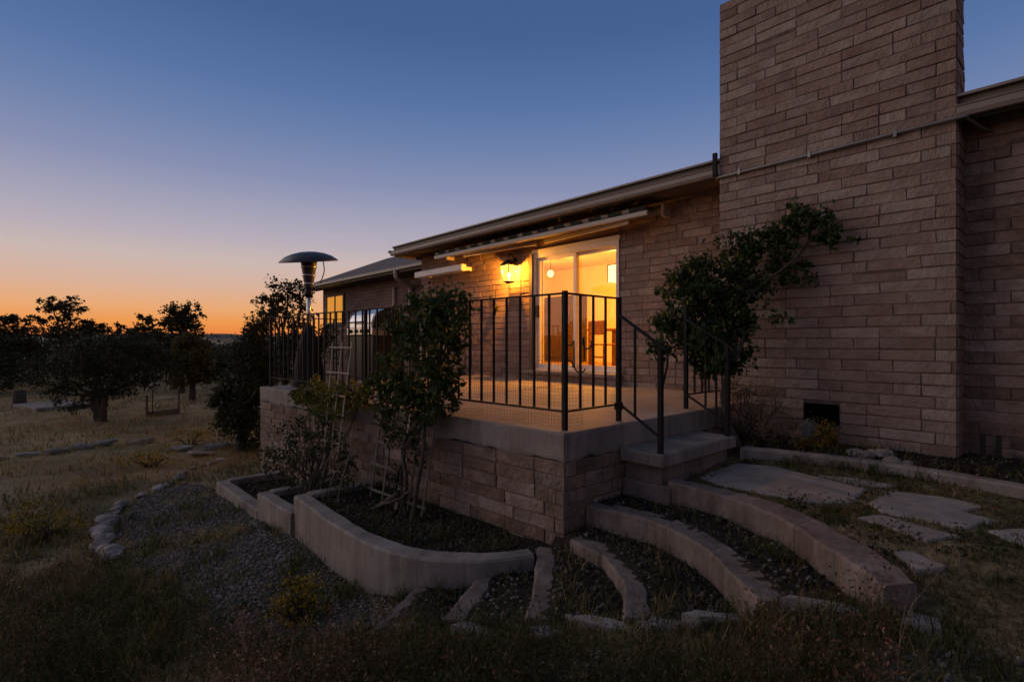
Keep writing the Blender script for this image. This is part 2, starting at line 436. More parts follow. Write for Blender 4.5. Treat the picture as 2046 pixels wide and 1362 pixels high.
# ------------------------------------------------------------------ the lie of the land
ctrl = np.array([
    (-2.0, 4.0, -1.05), (-1.2, 4.1, -1.04), (-0.3, 4.1, -1.04), (0.6, 4.0, -1.05), (-0.7, 3.5, -1.06), (0.3, 3.2, -1.13), (-0.45, 2.95, -1.12),
    (-0.60, 2.55, -1.13), (0.1, 2.4, -1.27), (-1.0, 2.35, -1.26), (-0.5, 1.9, -1.38), (0.5, 1.5, -1.42), (-1.45, 2.02, -1.395), (-1.88, 1.78, -1.46), (-2.3, 1.5, -1.54), (-2.65, 1.25, -1.62),
    (-1.3, 1.4, -1.50), (-0.5, 0.8, -1.48), (-2.0, 0.9, -1.60), (-3.1, 1.2, -1.70), (-3.2, 1.6, -1.73), (-4.0, 1.4, -1.77), (-5.0, 1.4, -1.80), (-6.0, 1.3, -1.84), (-7.3, 1.3, -1.88),
    (-3.0, 0.0, -1.75), (-4.5, 0.3, -1.82), (-6.0, 0.0, -1.90), (-8.0, 0.5, -1.94), (-9.5, 2.2, -1.95), (-9.0, 4.0, -1.95), (-10.0, 7.0, -1.9), (-12, 1.0, -2.02), (-12, 4, -2.0), (-14, -2, -2.06), (-8, -3, -2.0), (-4, -3, -1.85), (0, -3, -1.6), (3, 0, -1.4), (3, 4, -1.1),
    (-16, 2, -2.1), (-18, 6, -2.1), (-18, -4, -2.1)])
def tps_fit(c):
    n = len(c)
    d = np.linalg.norm(c[:, None, :2] - c[None, :, :2], axis=2)
    K = np.where(d > 0, d * d * np.log(np.maximum(d, 1e-9)), 0) + np.eye(n) * 0.02
    P = np.c_[np.ones(n), c[:, :2]]
    A = np.zeros((n + 3, n + 3)); A[:n, :n] = K; A[:n, n:] = P; A[n:, :n] = P.T
    return np.linalg.solve(A, np.r_[c[:, 2], 0, 0, 0])
TPS = tps_fit(ctrl)
def fbm(x, y, s=1.0, seed=0):
    o = np.zeros_like(x)
    for k in range(4):
        f = s * 2 ** k
        o += (np.sin(x * f * 1.3 + y * f * 0.7 + seed + k * 1.7) * np.cos(y * f * 1.1 - x * f * 0.5 + seed * 2.3 + k)) / 2 ** k
    return o / 1.9
def in_poly(x, y, poly):
    r = np.zeros(x.shape, bool)
    n = len(poly)
    for i in range(n):
        x0, y0 = poly[i][0], poly[i][1]
        x1, y1 = poly[(i + 1) % n][0], poly[(i + 1) % n][1]
        if y0 == y1: continue
        c = ((y0 > y) != (y1 > y)) & (x < (x1 - x0) * (y - y0) / (y1 - y0) + x0)
        r ^= c
    return r
mA, mB, mC, mD, mE, mF, mG = [mid(c) for c in (curb_A, curb_B, curb_C, curb_D, curb_E, curb_F, wall_G)]
zones = [
    (mA + mB[::-1] + [(-2.49, 3.6)], -1.18),
    (mB + mC[::-1] + [(-2.6, 2.75), (-2.6, 3.0)], -1.34),
    (mC + mD[::-1] + [(-2.55, 2.7)], -1.425),
    (mD + mE[::-1] + mG[-3:], -1.505),
    (mE + mF[::-1] + mG[4:6], -1.585),
    (mG + [(-2.6, 2.9), (-4.9, 2.7)], -1.46),
    ([(-4.9, 1.75), (-4.9, 2.75), (-5.76, 2.7), (-5.76, 1.72)], -1.62),
    ([(-5.76, 1.72), (-5.76, 2.7), (-7.27, 2.6), (-7.27, 1.69)], -1.80),
    (mid(bed_curb) + [(0.5, 6.5), (-2.6, 6.5), (-2.6, 4.6)], -0.97),
]
def ground_z(x, y):
    x = np.asarray(x, float); y = np.asarray(y, float)
    z = np.full(x.shape, TPS[-3]) + TPS[-2] * x + TPS[-1] * y
    for i, c in enumerate(ctrl):
        d2 = (x - c[0]) ** 2 + (y - c[1]) ** 2
        z = z + TPS[i] * np.where(d2 > 0, 0.5 * d2 * np.log(np.maximum(d2, 1e-12)), 0)
    r = np.hypot(x + 6, y - 1.5)
    t = np.clip((r - 8) / 9, 0, 1); t = t * t * (3 - 2 * t)
    far = -2.1 - 0.006 * np.clip(r - 14, 0, 250)
    z = z * (1 - t) + far * t
    z = z + 0.03 * fbm(x, y, 1.1) * np.clip((r - 2) / 6, 0.25, 1) + 0.012 * fbm(x, y, 6.0, 3)
    pth = in_poly(x, y, [(-2.08, 3.58), (-1.2, 3.50), (-0.85, 3.28), (0.25, 3.4), (0.25, 4.4), (-0.6, 4.56), (-1.1, 4.66), (-2.08, 4.5)])
    z = np.where(pth, -1.047 + 0.006 * fbm(x, y, 4.0, 2), z)
    for poly, zz in zones:
        m = in_poly(x, y, poly)
        z = np.where(m, zz + 0.015 * fbm(x, y, 5.0, 1), z)
    return z
def gz(x, y): return float(ground_z(np.array([x]), np.array([y]))[0])

# ground sheet: fine near the house, coarse towards the horizon
def axis(lo, hi, step, far_lo, far_hi):
    a = list(np.arange(lo, hi, step))
    s, v = step, hi
    while v < far_hi: a.append(v); s *= 1.25; v += s
    a.append(far_hi)
    s, v, pre = step, lo, []
    while True:
        s *= 1.25; v -= s
        if v <= far_lo: break
        pre.append(v)
    return np.array([far_lo] + pre[::-1] + a)
gx = axis(-9.5, 0.8, 0.05, -900, 900)
gy = axis(-0.8, 5.2, 0.05, -900, 900)
GX, GY = np.meshgrid(gx, gy)
GZ = ground_z(GX, GY)
nx, ny = len(gx), len(gy)
idx = np.arange(nx * ny).reshape(ny, nx)
gf = np.stack([idx[:-1, :-1], idx[:-1, 1:], idx[1:, 1:], idx[1:, :-1]], -1).reshape(-1, 4)

def gravel_w(x, y):
    """share of loose gravel"""
    a = in_poly(x, y, [(-2.9, 1.2), (-2.7, 1.5), (-3.1, 1.8), (-4.9, 1.8), (-7.3, 1.7), (-8.3, 1.5), (-7.8, 0.95), (-6.6, 0.55), (-5.6, 0.55), (-4.2, 0.75), (-3.2, 0.9)])
    b = in_poly(x, y, [(-0.5, 2.5), (0.3, 3.0), (0.6, 1.5), (-0.6, 1.2), (-0.9, 1.8)])
    c = in_poly(x, y, [(-1.9, 1.7), (-1.35, 2.0), (-0.9, 1.5), (-1.6, 1.1)])
    d = in_poly(x, y, mA + mB[::-1]) | in_poly(x, y, mB + mC[::-1]) | in_poly(x, y, mC + mD[::-1]) | in_poly(x, y, mD + mE[::-1])
    return np.where(a, 0.95, 0) + np.where(b, 0.85, 0) + np.where(c & ~a & ~b, 0.4, 0) + np.where(d, 0.16, 0)

gm, nt, out = material('ground_soil')
L = nt.links.new; N = nt.nodes.new
tc = N('ShaderNodeTexCoord')
n1 = N('ShaderNodeTexNoise'); n1.inputs['Scale'].default_value = 0.9; n1.inputs['Detail'].default_value = 10; n1.inputs['Roughness'].default_value = 0.7
L(tc.outputs['Object'], n1.inputs['Vector'])
r1 = ramp(nt, [(0.32, (0.05, 0.046, 0.020)), (0.45, (0.09, 0.075, 0.036)), (0.55, (0.18, 0.135, 0.072)), (0.7, (0.29, 0.215, 0.125))])
L(n1.outputs['Fac'], r1.inputs[0])
n2 = N('ShaderNodeTexNoise'); n2.inputs['Scale'].default_value = 28; n2.inputs['Detail'].default_value = 8
L(tc.outputs['Object'], n2.inputs['Vector'])
r2 = ramp(nt, [(0.35, (0.5, 0.5, 0.5)), (0.65, (1.35, 1.35, 1.35))])
L(n2.outputs['Fac'], r2.inputs[0])
mx = N('ShaderNodeMix'); mx.data_type = 'RGBA'; mx.blend_type = 'MULTIPLY'; mx.inputs['Factor'].default_value = 1
L(r1.outputs[0], mx.inputs['A']); L(r2.outputs[0], mx.inputs['B'])
ma_ = N('ShaderNodeAttribute'); ma_.attribute_name = 'meadow'
mm = N('ShaderNodeMix'); mm.data_type = 'RGBA'
rm = ramp(nt, [(0.3, (0.12, 0.10, 0.045)), (0.5, (0.25, 0.19, 0.09)), (0.7, (0.38, 0.285, 0.16))]); L(n1.outputs['Fac'], rm.inputs[0])
L(ma_.outputs['Fac'], mm.inputs['Factor']); L(mx.outputs['Result'], mm.inputs['A']); L(rm.outputs[0], mm.inputs['B']); mx = mm
ga = N('ShaderNodeAttribute'); ga.attribute_name = 'tint'
m2 = N('ShaderNodeMix'); m2.data_type = 'RGBA'
vo = N('ShaderNodeTexVoronoi'); vo.inputs['Scale'].default_value = 45
L(tc.outputs['Object'], vo.inputs['Vector'])
r3 = ramp(nt, [(0.0, (0.085, 0.074, 0.066)), (1.0, (0.165, 0.145, 0.13))])
L(vo.outputs['Color'], r3.inputs[0])
L(ga.outputs['Fac'], m2.inputs['Factor']); L(mx.outputs['Result'], m2.inputs['A']); L(r3.outputs[0], m2.inputs['B'])
ha = N('ShaderNodeAttribute'); ha.attribute_name = 'humus'
m4 = N('ShaderNodeMix'); m4.data_type = 'RGBA'
rh = ramp(nt, [(0.35, (0.012, 0.010, 0.008)), (0.7, (0.05, 0.041, 0.033))]); L(n2.outputs['Fac'], rh.inputs[0])
L(ha.outputs['Fac'], m4.inputs['Factor']); L(m2.outputs['Result'], m4.inputs['A']); L(rh.outputs[0], m4.inputs['B'])
b = N('ShaderNodeBsdfPrincipled'); b.inputs['Roughness'].default_value = 0.95; b.inputs['Specular IOR Level'].default_value = 0.15
L(m4.outputs['Result'], b.inputs['Base Color'])
bp = N('ShaderNodeBump'); bp.inputs['Strength'].default_value = 0.8; bp.inputs['Distance'].default_value = 0.02
L(n2.outputs['Fac'], bp.inputs['Height']); L(bp.outputs[0], b.inputs['Normal']); L(b.outputs[0], out.inputs[0])
gw = gravel_w(GX, GY) * np.clip(0.65 + 1.1 * fbm(GX, GY, 1.9, 5), 0, 1)
hum = np.zeros(GX.shape)
for poly, zz in zones: hum = np.where(in_poly(GX, GY, poly), 1.0, hum)
ground = np_mesh('ground', np.stack([GX, GY, GZ], -1).reshape(-1, 3), gf, gm, tint=gw.ravel() * 0.75, smooth=True)
at_ = ground.data.attributes.new('meadow', 'FLOAT', 'POINT'); at_.data.foreach_set('value', np.clip((-GX - 7.5) / 5, 0, 1).ravel().astype(np.float32))
at_ = ground.data.attributes.new('humus', 'FLOAT', 'POINT'); at_.data.foreach_set('value', hum.ravel().astype(np.float32))
tag(ground, kind='structure')

# low far hills along the horizon
hv, hf = [], []
NH = 240
for i in range(NH):
    a = math.pi * (0.45 + 0.95 * i / (NH - 1))
    rr = 420 + 40 * math.sin(a * 9)
    top = 6.2 + 1.2 * math.sin(a * 17 + 1) + 0.7 * math.sin(a * 61) + 0.5 * rnd.random()
    for (dr, z) in ((0, -6), (40, top * 0.55), (75, top), (160, top * 0.8), (260, -6)):
        hv.append(((rr + dr) * math.cos(a), (rr + dr) * math.sin(a), z))
for i in range(NH - 1):
    for k in range(4):
        hf.append((i * 5 + k, i * 5 + k + 1, (i + 1) * 5 + k + 1, (i + 1) * 5 + k))
hm = surf('hill_scrub', (0.04, 0.038, 0.03), (0.09, 0.078, 0.06), scale=0.03, bump=0, c2=(0.15, 0.12, 0.095), detail=10)
tag(np_mesh('hills', np.array(hv), np.array(hf), hm, smooth=True), kind='structure')

# ------------------------------------------------------------------ blocks laid in courses
def block_meshes(mat, tagname, depth=0.07, rough=0.004):
    out = []
    for k in range(6):
        bm = bmesh.new()
        bmesh.ops.create_cube(bm, size=1)
        for v in bm.verts:
            v.co = Vector((v.co.x * 0.394, v.co.y * depth, v.co.z * 0.0935))
        bmesh.ops.bevel(bm, geom=list(bm.edges), offset=0.005, segments=1, affect='EDGES')
        for v in bm.verts:
            if v.co.y < 0:
                v.co += Vector((rnd.uniform(-1, 1) * rough * .8, rnd.uniform(-1, 1) * rough, rnd.uniform(-1, 1) * rough * .7))
        me = bpy.data.meshes.new(tagname)
        bm.to_mesh(me); bm.free()
        me.materials.append(mat)
        out.append(me)
    return out
BLK = block_meshes(M['brick'], 'block')
BLKG = block_meshes(M['brick_grey'], 'old_block', rough=0.006)
COURSE = 0.1016
def courses(length, z0, z1, holes, seed, zb=None):
    """yields (u0, u1, z0) of every block; holes = (u0, u1, z0, z1)"""
    r = random.Random(seed)
    i = 0
    z = z0
    while z < z1 - 0.03:
        u = -0.405 * ((i % 2) * 0.5) - (0.1 if r.random() < 0.3 else 0)
        spans = []
        while u < length:
            w = 0.405 if r.random() < 0.84 else r.choice((0.2025, 0.30))
            spans.append((u, u + w)); u += w
        for (a, bb) in spans:
            parts = [(max(a, 0), min(bb, length))]
            for (h0, h1, k0, k1) in holes:
                if z + COURSE > k0 + 0.02 and z < k1 - 0.02:
                    nw = []
                    for (p, q) in parts:
                        if q <= h0 or p >= h1: nw.append((p, q)); continue
                        if p < h0: nw.append((p, h0))
                        if q > h1: nw.append((h1, q))
                    parts = nw
            for (p, q) in parts:
                if q - p > 0.018: yield p, q, z
        z += COURSE
        i += 1

def lay(parent, org, ang, length, z0, z1, meshes, holes=(), seed=1, single=lambda u, z: True, mat=None, floor=None):
    """blocks on a wall that starts at org, runs along ang, faces the -y side of ang; those for which single() is false are joined"""
    off = wloc(parent)
    ca, sa = math.cos(ang), math.sin(ang)
    r = random.Random(seed + 100)
    jv, jf = [], []
    for (p, q, z) in courses(length, z0, z1, holes, seed):
        u = (p + q) / 2
        zc = z + COURSE / 2
        c = Vector((org[0] + ca * u, org[1] + sa * u, zc))
        if floor is not None and zc + 0.06 < floor(c.x, c.y): continue
        pr = r.uniform(-0.004, 0.005)
        sx = (q - p - 0.008) / 0.394
        rot = Matrix.Rotation(ang, 3, 'Z')
        pos = c + rot @ Vector((0, 0.035 - 0.007 - pr, 0))
        me = r.choice(meshes)
        tilt = r.uniform(-0.003, 0.003)
        if single(u, zc):
            o = bpy.data.objects.new('brick', me)
            COL.objects.link(o)
            o.parent = parent
            o.location = pos - off
            o.rotation_euler = (0, tilt, ang)
            o.scale = (sx, 1, 1)
        else:
            n = len(jv)
            for v in me.vertices: jv.append(tuple(pos - off + rot @ Vector((v.co.x * sx, v.co.y, v.co.z))))
            for f in me.polygons: jf.append(tuple(i + n for i in f.vertices))
    if jf:
        me = bpy.data.meshes.new('brick_courses')
        me.from_pydata(jv, [], jf)
        o = link_mesh('brick_courses', me, mat, parent)
        o['kind'] = 'stuff'

# joined blocks get their colour differences from cells as long as the blocks
def block_field_mat():
    m, nt, out = material('block_field')
    N = nt.nodes.new; L = nt.links.new
    g = N('ShaderNodeNewGeometry')
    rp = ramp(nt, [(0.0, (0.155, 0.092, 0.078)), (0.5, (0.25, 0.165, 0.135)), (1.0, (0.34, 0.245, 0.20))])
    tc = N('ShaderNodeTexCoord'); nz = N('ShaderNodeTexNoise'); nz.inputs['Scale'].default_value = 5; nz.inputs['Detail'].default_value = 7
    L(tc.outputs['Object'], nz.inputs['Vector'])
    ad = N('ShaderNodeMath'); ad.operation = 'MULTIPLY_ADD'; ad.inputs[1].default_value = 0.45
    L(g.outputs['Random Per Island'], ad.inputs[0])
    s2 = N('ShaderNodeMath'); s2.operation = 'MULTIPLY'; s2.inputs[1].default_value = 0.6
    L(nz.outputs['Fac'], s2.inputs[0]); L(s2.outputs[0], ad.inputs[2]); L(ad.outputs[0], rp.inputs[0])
    b = N('ShaderNodeBsdfPrincipled'); b.inputs['Roughness'].default_value = 0.95; b.inputs['Specular IOR Level'].default_value = 0.15
    L(rp.outputs[0], b.inputs['Base Color'])
    n2 = N('ShaderNodeTexNoise'); n2.inputs['Scale'].default_value = 38
    L(tc.outputs['Object'], n2.inputs['Vector'])
    bp = N('ShaderNodeBump'); bp.inputs['Strength'].default_value = 0.6; bp.inputs['Distance'].default_value = 0.012
    L(n2.outputs['Fac'], bp.inputs['Height']); L(bp.outputs[0], b.inputs['Normal']); L(b.outputs[0], out.inputs[0])
    return m
M['block_field'] = block_field_mat()

# ------------------------------------------------------------------ the house
house = empty('house', (-6.0, WY, -1.0), 'long brown slump block house with tall blank chimney and lit sliding door', 'house')
DX0, DX1, DZ0, DZ1 = -6.42, -4.64, -0.47, 1.50       # sliding door opening
HX0 = -10.0
w = MB()
w.box((HX0, WY, -2.2), (DX0, WY + 0.2, 1.96))
w.box((DX1, WY, -2.2), (CX1 - 0.1, WY + 0.2, 1.96))
w.box((CX1 - 0.1, WR, -2.2), (2.2, WR + 0.2, 1.96))
w.box((DX0, WY, DZ1), (DX1, WY + 0.2, 1.96))
w.box((DX0, WY, -2.2), (DX1, WY + 0.2, DZ0 - 0.06))
wall = w.build('wall', M['mortar'], house)
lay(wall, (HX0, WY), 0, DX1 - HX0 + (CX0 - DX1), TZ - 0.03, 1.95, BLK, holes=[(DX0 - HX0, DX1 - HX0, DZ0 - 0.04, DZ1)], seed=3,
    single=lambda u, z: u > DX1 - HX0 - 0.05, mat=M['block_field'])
lay(wall, (CX1, WR), 0, 1.6, -1.1, 1.95, BLKG, seed=5, single=lambda u, z: u < 0.75, mat=M['block_field'])
# end wall turned to the wing
w = MB().box((HX0, WY + 0.2, -2.2), (HX0 + 0.2, 7.75, 1.96))
w.build('end_wall', M['block_field'], house)

# chimney
ch = MB().box((CX0 + 0.004, CY, -1.3), (CX1 - 0.004, WR - 0.002, 3.72))
chim = ch.build('chimney', M['mortar'], house)
lay(chim, (CX0, CY), 0, CX1 - CX0, -0.98, 3.76, BLK, holes=[(-1.95 - CX0, -1.635 - CX0, -0.80, -0.60)], seed=9)
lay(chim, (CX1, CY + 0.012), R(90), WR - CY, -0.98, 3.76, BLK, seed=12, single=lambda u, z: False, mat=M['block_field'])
MB().box((CX0 + 0.05, CY + 0.05, 3.72), (CX1 - 0.05, WR - 0.05, 3.79)).build('cap', M['mortar'], chim)
MB().box((CX0 + 0.02, WR, -1.3), (CX0 + 0.3, WY - 0.002, 1.95)).build('chimney_return', M['block_field'], house)

# crawl space vent
v = MB()
v.box((-1.945, CY - 0.006, -0.79), (-1.64, CY + 0.002, -0.61))  # black plate over the wall face, shade of the opening put into its colour
vent = v.build('vent', M['void'], house)
for z0_, z1_ in ((-0.795, -0.778), (-0.622, -0.605)):
    MB().box((-1.945, CY - 0.016, z0_), (-1.64, CY - 0.007, z1_)).build('vent_frame', M['void'], vent)
for k in range(5):
    zz = -0.765 + k * 0.031
    s = MB(); s.obox((-1.7925, CY - 0.017, zz), (0.30, 0.022, 0.004), M=Matrix.Rotation(R(35), 4, 'X'))
    s.build('slat', M['void'], vent)

# roof: flat slab with fascia, drip edge, gutter and soffit
EY = CY + 0.04
def eave(x0, x1, first):
    MB().box((x0, EY + 0.022, 1.86), (x1, EY + 0.05, 2.05)).build('fascia', M['fascia'], house)
    MB().box((x0, EY + 0.052, 1.90), (x1, WY + 0.25, 1.925)).build('soffit', M['soffit'], house)
    g = MB()
    prof = [(0.0, 1.955), (-0.004, 1.90), (-0.035, 1.868), (-0.085, 1.868), (-0.098, 1.90), (-0.098, 1.945), (-0.108, 1.958), (-0.104, 1.964), (-0.092, 1.950), (-0.090, 1.90), (-0.08, 1.876), (-0.04, 1.876), (-0.012, 1.905), (-0.008, 1.955)]
    vs = [(x, EY + 0.020 + p[0], p[1]) for x in (x0, x1) for p in prof]
    n = len(prof)
    fs = [(i, (i + 1) % n, n + (i + 1) % n, n + i) for i in range(n)] + [tuple(range(n))[::-1], tuple(range(n, 2 * n))]
    g.add(vs, fs).build('gutter', M['gutter'], house)
    MB().box((x0 - 0.01, EY - 0.03, 2.052), (x1, EY + 0.06, 2.075)).build('drip_edge', M['gutter'], house)
eave(-10.25, CX0 - 0.002, True)
eave(CX1 + 0.002, 2.4, False)
rf = MB()
rf.add([(-10.25, EY - 0.02, 2.076), (2.4, EY - 0.02, 2.076), (2.4, 12.0, 2.35), (-10.25, 12.0, 2.35), (-10.25, EY + 0.06, 1.93), (2.4, EY + 0.06, 1.93), (2.4, 12.0, 1.93), (-10.25, 12, 1.93)],
       [(0, 1, 2, 3), (4, 5, 6, 7)[::-1], (0, 3, 7, 4), (1, 5, 6, 2), (2, 6, 7, 3)])
rf.build('roof', M['shingle'], house)
MB().box((-10.278, EY + 0.05, 1.86), (-10.252, 12, 2.07)).build('fascia', M['fascia'], house)
# end of the gutter and the black strap at the chimney
MB().box((-10.30, EY - 0.10, 1.93), (-10.251, EY + 0.018, 1.985)).build('gutter_cap', M['gutter'], house)
MB().box((CX0 - 0.05, EY - 0.11, 1.86), (CX0 - 0.006, EY - 0.075, 2.12)).build('strap', M['iron'], house)

# conduit across the chimney
c = MB()
c.tube(smooth([(CX0 - 0.03, CY + 0.2, 1.84), (CX0 - 0.035, CY + 0.02, 1.84), (CX0 + 0.01, CY - 0.035, 1.842), (CX0 + 0.1, CY - 0.036, 1.844), (-1.8, CY - 0.036, 1.85), (CX1 - 0.03, CY - 0.036, 1.86), (CX1 + 0.06, CY + 0.02, 1.855), (CX1 + 0.16, CY + 0.25, 1.80), (CX1 + 0.32, CY + 0.42, 1.80), (0.6, CY + 0.45, 1.83)], 8), 0.017, 8)
con = c.build('conduit', M['pipe'], house)
for x in (-2.6, -1.9, -1.2):
    MB().box((x, CY - 0.056, 1.822), (x + 0.025, CY - 0.008, 1.88)).build('clamp', M['pipe'], con)

# sliding door
fr = MB()
FY0, FY1 = WY - 0.03, WY + 0.12
fr.box((DX0, FY0, DZ0), (DX0 + 0.05, FY1, DZ1))
fr.box((DX1 - 0.05, FY0, DZ0), (DX1, FY1, DZ1))
fr.box((DX0 + 0.05, FY0, DZ1 - 0.08), (DX1 - 0.05, FY1, DZ1))
fr.box((DX0 + 0.05, FY0, DZ0), (DX1 - 0.05, FY1, DZ0 + 0.035))
door = fr.build('sliding_door', M['white'], house)
def panel(x0, x1, y, name):
    z0, z1 = DZ0 + 0.036, DZ1 - 0.081
    p = MB()
    p.box((x0, y, z0), (x0 + 0.06, y + 0.035, z1))
    p.box((x1 - 0.06, y, z0), (x1, y + 0.035, z1))
    p.box((x0 + 0.06, y, z1 - 0.05), (x1 - 0.06, y + 0.035, z1))
    p.box((x0 + 0.06, y, z0), (x1 - 0.06, y + 0.035, z0 + 0.07))
    p.build(name, M['white'], door)
    MB().box((x0 + 0.06, y + 0.014, z0 + 0.07), (x1 - 0.06, y + 0.020, z1 - 0.05)).build('glass_pane', M['glass'], door)
xm = (DX0 + DX1) / 2
panel(DX0 + 0.052, xm + 0.04, WY + 0.01, 'door_panel')
panel(xm - 0.03, DX1 - 0.052, WY + 0.06, 'door_panel')
MB().box((DX0 + 0.075, WY - 0.03, 0.42), (DX0 + 0.10, WY + 0.008, 0.62)).build('handle', M['black'], door)
# header board over the door and side jamb
MB().box((DX0 - 0.02, WY - 0.035, DZ1 + 0.002), (DX1 + 0.02, WY - 0.012, DZ1 + 0.06)).build('door_header', M['white'], house)
MB().box((DX0 - 0.07, WY - 0.06, DZ0), (DX0 - 0.004, WY - 0.012, DZ1 + 0.0)).build('door_jamb', M['soffit'], house)
MB().box((DX0 - 0.12, WY - 0.16, DZ0 - 0.06), (DX1 + 0.05, WY + 0.0, DZ0 - 0.004), 0.006).build('door_sill', M['concrete'], house)
MB().box((DX0 - 0.08, WY - 0.10, TZ - 0.02), (DX1 + 0.02, WY - 0.002, DZ0 - 0.061)).build('door_step', M['brick_grey'], house)

# the lit room behind the door
RX0, RX1, RY1, RZ0, RZ1 = -9.7, -2.9, 10.2, DZ0 - 0.02, 1.90
MB().box((RX0, RY1, RZ0), (RX1, RY1 + 0.1, RZ1)).build('room_wall', M['plaster'], house)
MB().box((RX0 - 0.1, WY + 0.205, RZ0), (RX0, RY1, RZ1)).build('room_wall', M['plaster'], house)
MB().box((RX1, WY + 0.205, RZ0), (RX1 + 0.1, RY1, RZ1)).build('room_wall', M['plaster'], house)
MB().box((RX0, WY + 0.205, RZ0 - 0.1), (RX1, RY1, RZ0)).build('room_floor', M['floorwood'], house)
MB().box((RX0, WY + 0.255, RZ1 - 0.02), (RX1, RY1, RZ1)).build('room_ceiling', M['plaster'], house)
for (xa, xb) in ((RX0, DX0), (DX1, RX1)):
    MB().box((xa, WY + 0.203, RZ0), (xb, WY + 0.22, RZ1 - 0.03)).build('room_wall', M['plaster'], house)
MB().box((DX0, WY + 0.203, DZ1), (DX1, WY + 0.22, RZ1 - 0.03)).build('room_wall', M['plaster'], house)

# wing of the house, farther back
WYY, WEY = 7.75, 7.15
MB().box((-19.0, WYY, -2.3), (HX0 - 0.005, WYY + 0.25, 1.93)).build('wing_wall', None, house)
wingm, nt, out = material('wing_blocks')
N = nt.nodes.new; L = nt.links.new
tc = N('ShaderNodeTexCoord'); mp = N('ShaderNodeMapping'); mp.inputs['Rotation'].default_value = (R(90), 0, 0)
L(tc.outputs['Object'], mp.inputs[0])
bk = N('ShaderNodeTexBrick'); bk.inputs['Scale'].default_value = 1.0
bk.inputs['Brick Width'].default_value = 0.405; bk.inputs['Row Height'].default_value = 0.1016; bk.inputs['Mortar Size'].default_value = 0.008
bk.inputs['Color1'].default_value = (0.16, 0.10, 0.085, 1); bk.inputs['Color2'].default_value = (0.26, 0.175, 0.15, 1); bk.inputs['Mortar'].default_value = (0.08, 0.065, 0.058, 1)
L(mp.outputs[0], bk.inputs['Vector'])
b = N('ShaderNodeBsdfPrincipled'); b.inputs['Roughness'].default_value = 0.95
L(bk.outputs['Color'], b.inputs['Base Color'])
bp = N('ShaderNodeBump'); bp.inputs['Distance'].default_value = 0.01; bp.inputs['Strength'].default_value = 0.7; bp.invert = True
L(bk.outputs['Fac'], bp.inputs['Height']); L(bp.outputs[0], b.inputs['Normal']); L(b.outputs[0], out.inputs[0])
bpy.data.objects['wing_wall'].data.materials.clear(); bpy.data.objects['wing_wall'].data.materials.append(wingm)
MB().box((-19.0, WYY + 0.25, -2.3), (-18.8, 11.0, 1.93)).build('end_wall', wingm, house)
wr = MB()
e0, e1 = (-19.6, WEY), (-10.28, WEY)
rz0, rz1 = 2.02, 3.06
wr.add([(-19.6, WEY, rz0), (-10.3, WEY, rz0), (-10.3, WEY + 2.3, rz1), (-17.3, WEY + 2.3, rz1), (-19.6, WEY + 4.6, rz0), (-10.3, WEY + 4.6, rz0)],
       [(0, 1, 2, 3), (0, 3, 4), (3, 2, 5, 4)])
wr.add([(-19.6, WEY, rz0 - 0.02), (-10.3, WEY, rz0 - 0.02), (-10.3, WEY + 4.6, rz0 - 0.02), (-19.6, WEY + 4.6, rz0 - 0.02)], [(3, 2, 1, 0)])
wr.build('wing_roof', M['shingle'], house)
MB().box((-19.6, WEY - 0.03, 1.86), (-10.3, WEY - 0.002, 2.03)).build('fascia', M['fascia'], house)
MB().box((-19.6, WEY - 0.12, 1.90), (-10.3, WEY - 0.032, 1.99), 0.02).build('gutter', M['gutter'], house)
MB().box((-19.6, WEY, 1.90), (-10.3, WYY - 0.002, 1.93)).build('soffit', M['soffit'], house)
# lit window of the wing
wx0, wx1, wz0, wz1 = -18.6, -17.2, 0.65, 1.62
win = MB().box((wx0, WYY - 0.012, wz0), (wx1, WYY - 0.004, wz1)).build('window', M['window_lit'], house)
f = MB()
for (a, bb, z0, z1) in ((wx0 - 0.06, wx0 + 0.02, wz0 - 0.06, wz1 + 0.06), (wx1 - 0.02, wx1 + 0.06, wz0 - 0.06, wz1 + 0.06), (wx0 + 0.02, wx1 - 0.02, wz1 - 0.02, wz1 + 0.06), (wx0 + 0.02, wx1 - 0.02, wz0 - 0.06, wz0 + 0.03)):
    f.box((a, WYY - 0.05, z0), (bb, WYY - 0.002, z1))
f.build('window_frame', M['soffit'], win)
MB().box(((wx0 + wx1) / 2 - 0.03, WYY - 0.04, wz0 + 0.03), ((wx0 + wx1) / 2 + 0.03, WYY - 0.013, wz1 - 0.02)).build('mullion', M['soffit'], win)
MB().box((wx0 - 0.05, WYY - 0.058, 1.0), (wx1 + 0.05, WYY - 0.052, 1.004)).build('window_sash', M['soffit'], win)

# rain pipes
def rainpipe(pts, r, name='downspout', mat='cream'):
    return MB().tube(smooth(pts, 6), r, 10).build(name, M[mat], house)
rainpipe([(-12.50, WEY - 0.08, 1.95), (-12.50, WEY - 0.08, 1.80), (-12.52, WEY - 0.02, 1.70), (-12.66, WYY - 0.22, 1.58), (-12.72, WYY - 0.10, 1.50), (-12.74, WYY - 0.08, 1.3), (-12.74, WYY - 0.08, -1.9)], 0.058)
rainpipe([(-13.67, WYY - 0.07, 1.60), (-13.67, WYY - 0.07, 0.9), (-13.67, WYY - 0.07, -1.9)], 0.045, 'vent_pipe')
rainpipe([(-9.95, WY - 0.05, 1.05), (-9.95, WY - 0.05, 0.5), (-9.95, WY - 0.05, -0.6)], 0.028, 'vent_pipe', 'white')
rainpipe([(-9.70, WY - 0.05, 1.02), (-9.70, WY - 0.05, 0.5), (-9.70, WY - 0.05, -0.6)], 0.028, 'vent_pipe', 'white')

